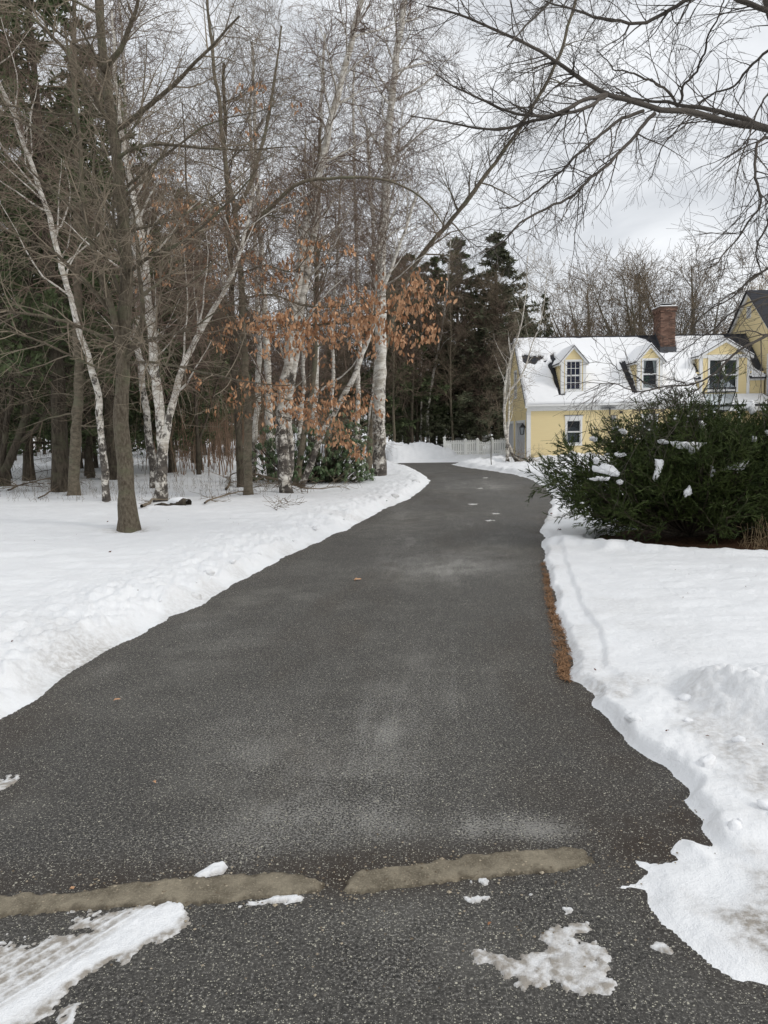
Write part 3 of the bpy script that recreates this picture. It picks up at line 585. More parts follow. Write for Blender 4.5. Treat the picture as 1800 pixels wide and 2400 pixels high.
m = MB(); m.prism([(XM+.08, YE, ZE-.20), (XM+.08, YE, ZE-.02), (XM+.08, YS, rz(YS)-.02), (XM+.08, YS, rz(YS)-.20)], (.05, 0, 0)); m.build('rake_board', M_white, house)
for qa, qb in ((XM-.1, 16.16), (18.64, XR-.02)):
    m = MB(); m.box((qa, YS-.06, rz(YS)-.36), (qb, YS-.0, rz(YS)-.14)); m.box((qa, YS-.16, rz(YS)-.14), (qb, YS, rz(YS)-.05)); m.build('frieze_board', M_white, house)
# roof: shingle courses over a slab
def courses(mb, x0, x1, ya, yb, yfn, step=0.11, lip=0.012):
    n = np.array([0, -SL, 1.0]); n /= np.linalg.norm(n); y = ya
    while y < yb-.01:
        y2 = min(y+step, yb); A = np.array([x0, y, yfn(y)]); B = np.array([x1, y, yfn(y)]); C = np.array([x1, y2, yfn(y2)]); D = np.array([x0, y2, yfn(y2)])
        mb.face([A+n*lip, B+n*lip, C+n*.001, D+n*.001]); mb.face([A-n*.02, B-n*.02, B+n*lip, A+n*lip]); y = y2
m = MB(); XRR = XR+.02
m.prism([(XL-.17, YE, ZE-.10), (XL-.17, YE, ZE), (XL-.17, YR, rz(YR)), (XL-.17, 2*YR-YE, ZE), (XL-.17, 2*YR-YE, ZE-.1), (XL-.17, YR, rz(YR)-.1)], (XM+.13-XL+.17, 0, 0))
for qa, qb, qy in ((XM+.13, 16.16, YS-.17), (16.16, 18.64, 40.3), (18.64, XRR, YS-.17)):
    m.prism([(qa, qy, rz(qy)-.10), (qa, qy, rz(qy)), (qa, YR, rz(YR)), (qa, 2*YR-YE, ZE), (qa, 2*YR-YE, ZE-.1), (qa, YR, rz(YR)-.1)], (qb-qa, 0, 0)); courses(m, qa+.001, qb, qy-.005, YR, rz)
courses(m, XL-.17, XM+.13, YE-.005, YR, rz); pass
m.box((XL-.17, YR-.07, rz(YR)-.03), (XRR, YR+.07, rz(YR)+.03)); m.build('roof', M_shing, house)

# dormers
def dormer(x0, x1, yf, zs, zp, win, zbot=None, over=0.12, sides=True, extra=None, cols=3, rows=2, dbl=False, label=None, back=None):
    xc = (x0+x1)/2; hw = (x1-x0)/2; d = MB(); s = (zp-zs)/hw; z0 = zbot or rz(yf)-.05
    yr_ = YE+(zp-ZE)/SL; ys_ = YE+(zs-ZE)/SL
    # core
    d.prism([(x0+.01, yf+.01, z0), (x1-.01, yf+.01, z0), (x1-.01, yf+.01, zs), (xc, yf+.01, zp-.03), (x0+.01, yf+.01, zs)], (0, .02, 0)) if False else None
    hole = [(win[0]-.02, win[1]+.02, win[2]-.02, win[3]+.02)]
    siding(d, (0, yf, 0), EX, NF, z0, zp-.06, lambda z: (x0+.01+max(0, (z-zs)/s), x1-.01-max(0, (z-zs)/s)), hole)
    if sides:
        for xs, nn in ((x0, NL), (x1, (1, 0, 0))):
            siding(d, (xs, 0, 0), EY, nn, z0, zs, lambda z: (yf, max(yf, YE+(z-ZE)/SL)))
    w_ = d.build('dormer_wall', M_sid, house)
    t = MB(); cb = .13
    t.box((x0-.02, yf-.035, z0), (x0+cb, yf+.01, zs-.02)); t.box((x1-cb, yf-.035, z0), (x1+.02, yf+.01, zs-.02))
    t.box((x0-.024, yf+.012, z0), (x0+.004, yf+.12, zs-.03)); t.box((x1-.004, yf+.012, z0), (x1+.024, yf+.12, zs-.03))
    for sg in (-1, 1):
        A = (xc+sg*(hw+over), yf-over-.0, zs-s*over); B = (xc, yf-over, zp)
        t.prism([A, B, (xc, yf-over, zp-.14), (A[0], A[1], A[2]-.13)], (0, over-.002, 0))
        t.prism([(xc+sg*(hw+over), yf, zs-s*over-.1), (xc+sg*(hw+over), yf, zs-s*over), (xc+sg*hw, yf, zs-.01), (xc+sg*hw, yf, zs-.11)], (0, ys_-yf, 0))
    t.build('dormer_trim', M_white, house)
    r = MB(); 
    for sg in (-1, 1):
        xa = xc+sg*(hw+over+.03); za = zs-s*(over+.03)
        yb_ = YE+(za-ZE)/SL+.1
        for (dz, th, mm) in ((0.0, .035, 0), (0.036, .055, 1)):
            yo = yf-over-.03+(.02 if mm else 0); xa2 = xa-(sg*.02 if mm else 0); 
            q = [(xc, yo, zp+dz), (xa2, yo, za+dz), (xa2, yb_, za+dz), (xc, yr_+.1, zp+dz)]
            r.prism(q, (0, 0, th), mm)
    r.build('dormer_roof', [M_shing, M_snow2], house)
    window(house, (win[0], yf, win[2]), EX, NF, win[1]-win[0], win[3]-win[2], cols, rows, trim=.075, extra=extra, double=dbl, label=label, back=back)
def curtain_white(wo, P, bx, w, h):
    for sg in (0, 1):
        q = MB(); k = 7
        for i in range(k):
            a0 = (i/k)*.20; a1 = ((i+1)/k)*.20; e = -.09-.02*(i % 2); e1 = -.09-.02*((i+1) % 2)
            sw = 0.5
            A = lambda a: a if not sg else w-a
            q.face([P(A(a0*sw), h*.52, e), P(A(a1*sw), h*.52, e1), P(A(a1), h, e1), P(A(a0), h, e)])
        q.build('curtain', M_curt, wo)
    q = MB(); bx(q, .05, .33, .05, .22, -.18, -.12); q.build('box_on_sill', M_curt, wo)
    q = MB(); r_ = random.Random(3)
    for i in range(34):
        c = P(.2+r_.uniform(-.14, .14), .42+r_.uniform(-.16, .17), -.14+r_.uniform(-.02, .02)); v = np.array([r_.uniform(-.06, .06), 0, r_.uniform(-.06, .06)]); p2 = np.array([v[2]*.5, 0, -v[0]*.5]); q.face([c-v, c+p2, c+v, c-p2])
    q.build('house_plant', M_plant, wo)
def curtain_blue(wo, P, bx, w, h):
    q = MB(); k = 22
    for i in range(k):
        a0 = w*i/k; a1 = w*(i+1)/k; e = -.10-.015*(i % 2); e1 = -.10-.015*((i+1) % 2); q.face([P(a0, 0, e), P(a1, 0, e1), P(a1, h, e1), P(a0, h, e)])
    q.build('curtain', M_blue, wo)
def blinds(wo, P, bx, w, h):
    q = MB(); n = 34
    for i in range(n): 
        c = h*i/n; q.face([P(.02, c, -.08), P(w-.02, c, -.08), P(w-.02, c+h/n*.9, -.10), P(.02, c+h/n*.9, -.10)])
    q.build('blind', M_blind, wo)
def bags(wo, P, bx, w, h):
    q = MB(); q.prism([P(.04, .62, -.16), P(w-.04, .60, -.16), P(w-.08, .72, -.16), P(w*.6, .80, -.16), P(w*.25, .79, -.16), P(.07, .72, -.16)], (0, .06, 0)); q.build('stored_bag', mat('stored_bag', (.05, .055, .065), .6), wo)
    q = MB(); q.prism([P(.02, .05, -.16), P(w-.12, .05, -.16), P(w-.15, .42, -.16), P(w*.5, .55, -.16), P(w*.2, .47, -.16), P(.05, .3, -.16)], (0, .06, 0)); q.build('stored_bag', mat('stored_bag', (.09, .10, .11), .6), wo)
dormer(8.92, 10.12, 38.6, 5.04, 5.74, (9.17, 9.86, 3.60, 5.00), extra=curtain_blue, label='twelve pane dormer window with dark blue curtain')
dormer(12.72, 13.92, 38.6, 5.04, 5.74, (12.97, 13.67, 3.60, 5.00), extra=curtain_white, cols=1, rows=1, label='plain dormer window with white curtains and green house plant')
dormer(16.15, 18.65, 39.45, 5.28, 6.02, (16.62, 18.02, 3.50, 5.02), extra=blinds, cols=1, rows=1, dbl=True, over=.15, zbot=3.30, label='double window with grey blinds in the wide wall dormer')
m = MB(); m.box((16.2, 39.40, 5.10), (18.6, 39.448, 5.27)); m.build('dormer_trim', M_white, house)
window(house, (W1[0], YF, W1[2]), EX, NF, W1[1]-W1[0], W1[3]-W1[2], 1, 1, trim=.085, head=.16, extra=bags, label='ground floor window with bags stored behind the glass')
window(house, (W2[0], YF, W2[2]), EX, NF, W2[1]-W2[0], W2[3]-W2[2], 1, 1, trim=.085, head=.16)
window(house, (XL, GW[1], GW[2]), (0, -1, 0), NL, GW[1]-GW[0], GW[3]-GW[2], 2, 2, trim=.09)
# garage doors on the gable side
for k, (a, b, _, zt) in enumerate((D1, D2)):
    m = MB(); m.box((XL+.10, a+.1, 0.0), (XL+.14, b-.1, zt-.1))
    n = 4; hh = (zt-.1)/n
    for j in range(n):
        for i in range(4):
            w_ = (b-a-.2)/4; m.box((XL+.085, a+.1+i*w_+.06, j*hh+.06), (XL+.10, a+.1+(i+1)*w_-.06, (j+1)*hh-.06))
    for j in range(1, n): m.box((XL+.095, a+.1, j*hh-.012), (XL+.102, b-.1, j*hh+.012))
    dd = m.build('garage_door', M_door, house)
    m = MB(); m.box((XL-.035, a-.02, 0), (XL+.10, a+.10, zt+.03)); m.box((XL-.035, b-.10, 0), (XL+.10, b+.02, zt+.03)); m.box((XL-.035, a+.10, zt-.10), (XL+.10, b-.10, zt+.03)); m.build('door_frame', M_white, dd)
# wall lantern between the corner and the near garage door
def lantern(name, c, n, s, label, cat):
    c = np.array(c, float); n = np.array(n, float); o = empty(name, tuple(c)); tag(o, label, cat, 'lanterns on the garage wing')
    m = MB(); m.cyl(-n*.20+np.array([0, 0, .10])*s, np.array([0, 0, .27])*s, .018*s, k=6); m.build('bracket', M_black, o)
    m = MB()
    for a in range(4):
        t = PI/4+a*PI/2; t2 = t+PI/2; p = lambda r, z, t=t: np.array([r*math.cos(t), r*math.sin(t), z])*s; q = lambda r, z, t=t2: np.array([r*math.cos(t), r*math.sin(t), z])*s
        m.cyl(p(.075, -.14), p(.115, .12), .009*s, k=5); m.cyl(p(.115, .12), q(.115, .12), .010*s, k=5); m.cyl(p(.075, -.14), q(.075, -.14), .010*s, k=5); m.face([p(.125, .12), q(.125, .12), q(.03, .22), p(.03, .22)])
    m.cyl((0, 0, .20*s), (0, 0, .28*s), .018*s, .006*s, k=6); m.cyl((0, 0, -.14*s), (0, 0, -.18*s), .02*s, .005*s, k=6); m.build('cage', M_black, o)
    m = MB()
    for a in range(4):
        t = PI/4+a*PI/2; t2 = t+PI/2; p = lambda r, z, t=t: np.array([r*math.cos(t), r*math.sin(t), z])*s; q = lambda r, z, t=t2: np.array([r*math.cos(t), r*math.sin(t), z])*s
        m.face([p(.072, -.135), q(.072, -.135), q(.110, .115), p(.110, .115)])
    m.build('glass', M_glass, o); return o
lantern('wall_lantern', (XL-.2, 38.76, 1.62), (-1, 0, 0), 1.35, 'small black wall lantern beside the near garage door', 'lantern')
# lamp and sensor under the eaves on the front
o = empty('eave_lamp', (11.43, YF-.16, 2.42)); tag(o, 'white caged lantern with flat hood under the garage eaves', 'lantern')
m = MB(); m.prism([(-.62, -.1, .22), (.12, -.1, .22), (.02, -.1, .26), (-.45, -.1, .26)], (0, .22, 0)); m.box((-.20, -.0, -.1), (-.15, .05, .22)); m.build('hood', M_lead, o)
m = MB()
for x in (-.14, 0, .14):
    for y in (-.14, .09): m.box((x-.012, y-.012, -.42), (x+.012, y+.012, -.12))
for z in (-.43, -.28, -.13): m.box((-.155, -.155, z-.01), (.155, -.14, z+.01)); m.box((-.155, .085, z-.01), (.155, .10, z+.01)); m.box((-.155, -.14, z-.01), (-.13, .085, z+.01)); m.box((.13, -.14, z-.01), (.155, .085, z+.01))
m.build('cage', M_lead, o); m = MB(); m.box((-.10, -.11, -.41), (.10, .06, -.15)); m.build('shade', M_curt, o)
m = MB(); m.box((-.06, -.05, -.06), (.06, .05, .06)); m.box((-.02, .05, -.02), (.02, .1, .02)); o = m.build('motion_sensor', M_black, None, (11.82, YF-.13, 2.44)); tag(o, 'small black square sensor right of the eave lamp', 'sensor')
# porch roof in front of the right section
m = MB(); m.prism([(XM+.14, 37.9, 2.62), (XM+.14, 37.9, 2.72), (XM+.14, YS, 3.30), (XM+.14, YS, 3.18)], (XR-XM-.16, 0, 0), 0); m.prism([(XM+.16, 37.92, 2.722), (XM+.16, 37.98, 2.84), (XM+.16, YS-.12, 3.30), (XM+.16, YS-.12, 3.262)], (XR-XM-.3, 0, 0), 1); m.build('porch_roof', [M_shing, M_snow2], house)
m = MB(); m.box((XM+.15, 37.95, 2.40), (XR-.02, 38.02, 2.62)); m.build('porch_beam', M_white, house)
for x in (XM+.2, 17.5, XR-.3):
    m = MB(); m.box((x, 37.95, 0), (x+.14, 38.09, 2.40)); m.box((x-.02, 37.93, 0), (x+.16, 38.11, .2)); m.box((x-.02, 37.93, 2.3), (x+.16, 38.11, 2.398)); m.build('porch_post', M_white, house)
# snow on the big roof
def topx(x, y, z):
    v = CMN[:3, :3].T@(np.array([x, y, z])-CO); return (900+1800*v[0]/-v[2], 1200-1800*v[1]/-v[2])
PXR = [topx(a, b, rz(b)) for a, b in ((16.05, 39.0), (18.75, 39.0), (18.75, 40.05), (16.05, 40.05))]
polys = [[(1225, 834), (1232, 833), (1248, 838), (1272, 839), (1268, 843), (1256, 848), (1252, 856), (1243, 853), (1234, 856), (1226, 850), (1224, 842)],
         [(1289, 834), (1296, 831), (1299, 838), (1305, 845), (1296, 850), (1290, 842)], [(1276, 848), (1279, 848), (1278, 851)],
         [(1698, 770), (1698, 794), (1712, 808), (1722, 824), (1742, 826), (1758, 846), (1772, 868), (1840, 900), (1800, 770)],
         [(1490, 780), (1497, 794), (1515, 798), (1530, 812), (1545, 829), (1583, 827), (1581, 812), (1576, 790), (1577, 780)],
         [(1285, 856), (1295, 850), (1322, 927), (1313, 927)], [(1452, 852), (1464, 846), (1493, 922), (1483, 921)],
         [(1620, 833), (1634, 842), (1650, 868), (1662, 864), (1660, 874), (1644, 870)],
         [tuple(q) for q in PXR],
         [(1722, 868), (1728, 860), (1738, 862), (1748, 866), (1746, 874), (1724, 874)]]
g0 = np.linspace(XL-.16, XR-.0, 300); g1 = np.linspace(YE-.04, YR+.02, 110); gx, gy = np.meshgrid(g0, g1, indexing='ij')
d = np.full(gx.shape, 9.0)
for pl in polys:
    q = np.array([on_roof(*p)[:2] for p in pl]); d = np.minimum(d, sdf_poly(gx, gy, q).reshape(gx.shape))
d = d+0.07*fbm(gx*4, gy*4, 4, 3)
d = np.minimum(d, (YR-.09+0.04*fbm(gx*1.3, gy*0, 2, 4)+.05*ss(10, 8, gx))-gy); d = np.minimum(d, np.where(gx > XM+.11, gy-(YS-.20), 9)); d = np.minimum(d, np.where(gy < YS-.2, XM+.12-gx, 9)); d = np.minimum(d, XR-.02-gx); d = np.minimum(d, gx-(XL-.165)+.001)
th = 0.115*ss(0, .10, d)+0.02*fbm(gx*1.1, gy*1.4, 3, 6)*ss(0, .3, d); zz = ZE+(gy-YE)*SL+.012+th*1.1
kk = d > 0; kf = kk[:-1, :-1] & kk[1:, 1:] & kk[1:, :-1] & kk[:-1, 1:]; ii = np.arange(gx.size).reshape(gx.shape)
FF = np.stack([ii[:-1, :-1], ii[1:, :-1], ii[1:, 1:], ii[:-1, 1:]], -1)[kf]
skirt = np.where(gy < YE-.02, zz-.10, zz)
me = mesh('roof_snow', np.stack([gx.ravel(), gy.ravel(), skirt.ravel()], -1), FF, M_snow2, True)
o = obj('roof_snow', me); tag(o, 'white snow blanket lying on the long garage roof', 'snow', kind='stuff')
sol = o.modifiers.new('s', 'SOLIDIFY'); sol.thickness = 0.05; sol.offset = -1
# chimney
m = MB(); c = MB(); x0, x1, y0, y1 = 14.62, 15.38, 40.85, 41.95; z = 5.55; row = 0; rb = random.Random(4)
c.box((x0+.012, y0+.012, 5.2), (x1-.012, y1-.012, 7.9))
while z < 7.88:
    gz_ = .058; e = 0.0
    if z > 7.62: e = .035
    if z > 7.70: e = .065
    off = .1 if row % 2 else 0
    for (p0, p1, fx) in ((x0-e, x1+e, 0), (y0-e+.1, y1+e, 1)):
        a = p0-off
        while a < p1-.02:
            aa = max(a, p0); bb = min(a+.19, p1)
            if bb-aa > .03:
                j = rb.uniform(0, .006)
                if fx == 0: m.box((aa, y0-e-j, z), (bb, y0-e+.09, z+gz_)); m.box((aa, y1+e-.09, z), (bb, y1+e+j, z+gz_))
                else: m.box((x0-e-j, aa, z), (x0-e+.09, bb, z+gz_)); m.box((x1+e-.09, aa, z), (x1+e+j, bb, z+gz_))
            a += .2
    z += .07; row += 1
ch = c.build('chimney', M_mortar, house); b_ = m.build('brickwork', M_brick, ch); b_['kind'] = 'stuff'
m = MB(); m.box((x0-.09, y0-.09, 7.885), (x1+.09, y1+.09, 7.93)); m.box((x0-.08, y0-.08, 7.931), (x1+.08, y1+.08, 7.975), 1); m.build('cap', [M_mortar, M_snow2], ch)
m = MB(); m.box((14.80, 41.1, 7.976), (15.22, 41.6, 8.07)); m.box((14.76, 41.06, 8.071), (15.26, 41.64, 8.11), 0); m.box((14.78, 41.08, 8.111), (15.24, 41.62, 8.14), 1); m.build('flue_cap', [M_black, M_snow2], ch)
m = MB(); m.hexa([(x0-.10, y0-.20, rz(y0-.20)+.0), (x1+.10, y0-.20, rz(y0-.20)), (x1+.04, y0-.01, rz(y0-.2)), (x0-.04, y0-.01, rz(y0-.2)), (x0-.04, y0-.05, rz(y0)+.18), (x1+.04, y0-.05, rz(y0)+.18), (x1+.04, y0-.01, rz(y0)+.18), (x0-.04, y0-.01, rz(y0)+.18)])
m.prism([(x0-.02, y0-.05, rz(y0)-.1), (x0-.02, y0-.05, rz(y0)+.16), (x0-.02, YR, rz(YR)+.2), (x0-.02, YR, rz(YR)-.1)], (.03, 0, 0)); m.build('flashing', M_lead, ch)

# ------------------------------------------------------------------ main house beyond, on the right
hb = empty('main_house', (0, 0, 0)); tag(hb, 'tall yellow clapboard house with dark bare roof at the right edge', 'house')
X2 = 19.55; YP = 41.55; ZP = 8.80; S2 = .912; y0, y1 = 35.9, 46.2; g2 = lambda y: ZP-abs(y-YP)*S2
m = MB(); m.prism([(X2+.02, y0, -.1), (X2+.02, y0, g2(y0)-.25), (X2+.02, YP, ZP-.25), (X2+.02, y1, g2(y1)-.25), (X2+.02, y1, -.1)], (9, 0, 0)); m.build('inner_wall', M_room, hb)
w2 = lambda z: (max(y0, YP-(ZP-.12-z)/S2), min(y1, YP+(ZP-.12-z)/S2))
m = MB(); siding(m, (X2, 0, 0), EY, NL, .1, ZP-.2, w2, [(38.15, 39.35, 3.3, 5.2), (41.3, 41.8, 7.35, 7.95)]); siding(m, (X2+.02, y0, 0), EX, NF, .1, 3.3, lambda z: (.02, 9.0)); m.build('clapboard_siding', M_sid, hb)['kind'] = 'stuff'
window(hb, (X2, 39.3, 3.35), (0, -1, 0), NL, 1.1, 1.8, 2, 2, trim=.13, label='white framed window at the right edge of the photo')
window(hb, (X2, 38.0, 1.0), (0, -1, 0), NL, 1.0, 1.3, 2, 2, trim=.12)
m = MB()
for sg, ye in ((-1, y0-.3), (1, y1+.3)):
    m.prism([(X2-.12, YP, ZP-.04), (X2-.12, YP, ZP-.26), (X2-.12, ye, g2(ye)-.26), (X2-.12, ye, g2(ye)-.04)], (.11, 0, 0))
m.build('rake_board', M_white, hb)
m = MB(); m.box((X2-.03, 41.3, 7.35), (X2, 41.34, 7.95)); m.box((X2-.03, 41.76, 7.35), (X2, 41.8, 7.95)); m.box((X2-.03, 41.34, 7.35), (X2, 41.76, 7.39)); m.box((X2-.03, 41.34, 7.91), (X2, 41.76, 7.95))
for i in range(9): z = 7.42+i*.055; m.hexa([(X2-.03, 41.34, z), (X2-.03, 41.76, z), (X2+.0, 41.76, z+.04), (X2+.0, 41.34, z+.04), (X2-.03, 41.34, z+.01), (X2-.03, 41.76, z+.01), (X2, 41.76, z+.05), (X2, 41.34, z+.05)])
m.build('gable_vent', M_white, hb)
m = MB()
for sg, ye in ((-1, y0-.4), (1, y1+.4)):
    m.prism([(X2-.22, YP, ZP), (X2-.22, YP, ZP-.06), (X2-.22, ye, g2(ye)-.06), (X2-.22, ye, g2(ye))], (9.4, 0, 0))
yy = y0-.4
while yy < YP: 
    y2 = min(yy+.13, YP); m.face([(X2-.225, yy, g2(yy)+.016), (X2+9.2, yy, g2(yy)+.016), (X2+9.2, y2, g2(y2)+.002), (X2-.225, y2, g2(y2)+.002)]); m.face([(X2-.225, yy, g2(yy)-.01), (X2+9.2, yy, g2(yy)-.01), (X2+9.2, yy, g2(yy)+.016), (X2-.225, yy, g2(yy)+.016)]); yy = y2
m.build('roof', M_shing, hb)
m = MB(); m.box((X2-.03, y0-.03, 0), (X2+.14, y0+.0, 3.4)); m.box((X2-.032, y0+.001, 0), (X2, y0+.15, 3.4)); m.build('corner_board', M_white, hb)

# ------------------------------------------------------------------ picket fence
fe = empty('picket_fence', (0, 0, 0)); tag(fe, 'white picket fence with square posts at the far end of the driveway', 'fence')
YFn = 47.0; xf = lambda px: (px-900)/1800*YFn
def post(x, y, h): 
    m = MB(); m.box((x-.07, y-.07, -.05), (x+.07, y+.07, h)); m.box((x-.09, y-.09, h), (x+.09, y+.09, h+.03)); m.prism([(x-.08, y-.08, h+.03), (x+.08, y-.08, h+.03), (x, y-.08+.08, h+.10)], (0, .16, 0)) if False else m.cyl((x, y, h+.03), (x, y, h+.11), .11, .02, k=4); m.build('post', M_vinyl, fe)
pk = MB(); pk.prism([(-.042, -.011, 0), (.042, -.011, 0), (.042, -.011, .90), (0, -.011, .95), (-.042, -.011, .90)], (0, .022, 0)); pme = None
def pickets(xa, xb, y, z0, hf, step=.108):
    global pme
    x = xa+.1
    while x < xb-.06:
        if pme is None: o = pk.build('picket', M_vinyl, fe, (x, y, z0)); pme = o.data
        else: o = obj('picket', pme, fe, (x, y, z0))
        o.scale = (1, 1, hf(x)/.95); x += step
def rails(xa, xb, y, zs):
    m = MB()
    for z in zs: m.box((xa, y+.013, z-.04), (xb, y+.045, z+.04))
    m.build('rail', M_vinyl, fe)
a, b, c, d_ = xf(1044), xf(1093), xf(1121), xf(1155); e_ = XL+.6
for x, h in ((a, 1.24), (b, 1.10), (c, 1.12), (d_, 1.14)): post(x, YFn, h)
pickets(a, b, YFn, .20, lambda x: .92); rails(a, b, YFn, (.42, .94)); pickets(b, c, YFn, .20, lambda x: .92); rails(b, c, YFn, (.42, .94))
pickets(c, d_, YFn, .18, lambda x: .80+.22*abs((x-(c+d_)/2)/(d_-c)*2)**2); rails(c, d_, YFn, (.40, .82))
pickets(d_, e_, YFn, .20, lambda x: .92); rails(d_, e_, YFn, (.42, .94))
yb2 = 52.0; xg = lambda px: (px-900)/1800*yb2
m = MB(); zt = lambda x: 1.17+.0*x+.14*math.exp(-((x-xg(1125))/1.5)**2)
xs = np.linspace(xg(1043), xg(1190), 16)
for i in range(15): m.box((xs[i], yb2, .9), (xs[i+1]-.002, yb2+.04, (zt(xs[i])+zt(xs[i+1]))/2))
m.build('back_panel', M_vinyl, fe)
for px in (1063, 1154): post(xg(px), yb2-.1, 1.22)
m = MB(); m.box((a-.02, YFn, .25), (a+.02, yb2, .33)); m.box((a-.02, YFn, .78), (a+.02, yb2, .86))
m.build('rail', M_vinyl, fe)

# ------------------------------------------------------------------ lamp post standing in the juniper
LP = empty('lamp_post', tuple(U(1684, 1000, 11.9)[:2])+(0.0,)); tag(LP, 'tall square glass post lantern rising from behind the juniper', 'lamp post')
m = MB(); m.cyl((0, 0, 0), (0, 0, 1.84), .045, .035, k=12); m.cyl((0, 0, .0), (0, 0, .25), .07, .05, k=12); m.build('post', M_black, LP)
Z0, Z1, Z2, Z3 = 1.86, 2.14, 2.20, 2.345; r0, r1, r3 = .11, .17, .055
m = MB(); co = lambda r, z, k: np.array([r*[-1, 1, 1, -1][k % 4], r*[-1, -1, 1, 1][k % 4], z])
for k in range(4):
    m.cyl(co(r0, Z0, k), co(r1, Z1, k), .006, k=6); m.cyl(co(r1, Z1, k), co(r1, Z2, k), .006, k=6); m.cyl(co(r1, Z2, k), co(r3, Z3, k), .006, k=6)
    for r, z in ((r0, Z0), (r1, Z1), (r1, Z2)): m.cyl(co(r, z, k), co(r, z, k+1), .006, k=6)
m.cyl((0, 0, Z0-.05), (0, 0, Z0), .05, .10, k=8)
m.build('frame', M_black, LP)
m = MB()
for k in range(4):
    m.face([co(r0-.002, Z0, k), co(r0-.002, Z0, k+1), co(r1-.002, Z1, k+1), co(r1-.002, Z1, k)]); m.face([co(r1-.004, Z2, k), co(r1-.004, Z2, k+1), co(r3-.004, Z3, k+1), co(r3-.004, Z3, k)])
m.build('glass', M_glass, LP)
m = MB(); m.cyl((0, 0, Z3-.01), (0, 0, Z3+.03), .050, .058, k=16); m.cyl((0, 0, Z3+.03), (0, 0, Z3+.055), .075, .078, k=16); m.cyl((0, 0, Z3+.055), (0, 0, Z3+.085), .062, .03, k=16); m.cyl((0, 0, Z3+.085), (0, 0, Z3+.12), .012, .018, k=10); m.build('cap', M_lead, LP)
m = MB(); m.cyl((0, 0, Z0), (0, 0, Z0+.14), .016, k=8); m.cyl((0, 0, Z0+.14), (0, 0, Z0+.24), .026, .010, k=10, m=1); m.build('candle_lamp', [M_curt, M_curt], LP)
# ------------------------------------------------------------------ tree tools
def resample(pts, rad, K, jit=0.0, rng=None):
    pts = np.asarray(pts, float); rad = np.asarray(rad, float)
    s = np.r_[0, np.cumsum(np.linalg.norm(np.diff(pts, axis=0), axis=1))]; t = np.linspace(0, s[-1], K)
    P = np.stack([np.interp(t, s, pts[:, i]) for i in range(3)], -1); R = np.interp(t, s, rad)
    for _ in range(2):
        Q = P.copy(); Q[1:-1] = .25*P[:-2]+.5*P[1:-1]+.25*P[2:]; P = Q
    if jit and rng is not None:
        J = rng.normal(0, 1, (K, 3))*jit; J = (J+np.roll(J, 1, 0)+np.roll(J, -1, 0))/2; J[0] = 0; P = P+J
    return P, R
def tubes(P, R, s, off, ovf=None):
    """P (M,K,3) R (M,K) -> verts, quads"""
    M, K, _ = P.shape
    T = np.empty_like(P); T[:, 1:-1] = P[:, 2:]-P[:, :-2]; T[:, 0] = P[:, 1]-P[:, 0]; T[:, -1] = P[:, -1]-P[:, -2]
    T /= np.linalg.norm(T, axis=2, keepdims=True)+1e-9
    D = P[:, -1]-P[:, 0]; ref = np.where(np.abs(D[:, 2:3]) > .8*np.linalg.norm(D, axis=1, keepdims=True), np.array([[1., .13, 0]]), np.array([[.1, .05, 1.]]))[:, None, :]
    A = np.cross(T, np.broadcast_to(ref, T.shape)); A /= np.linalg.norm(A, axis=2, keepdims=True)+1e-9; B = np.cross(T, A)
    th = np.arange(s)*2*PI/s; c = np.cos(th)[None, None, :, None]; sn = np.sin(th)[None, None, :, None]
    r = R[:, :, None, None]*(1 if ovf is None else ovf)
    V = P[:, :, None, :]+r*(A[:, :, None, :]*c+B[:, :, None, :]*sn)
    i = np.arange(M*K*s).reshape(M, K, s); j = np.roll(i, -1, 2)
    F = np.stack([i[:, :-1], j[:, :-1], j[:, 1:], i[:, 1:]], -1).reshape(-1, 4)+off
    return V.reshape(-1, 3), F
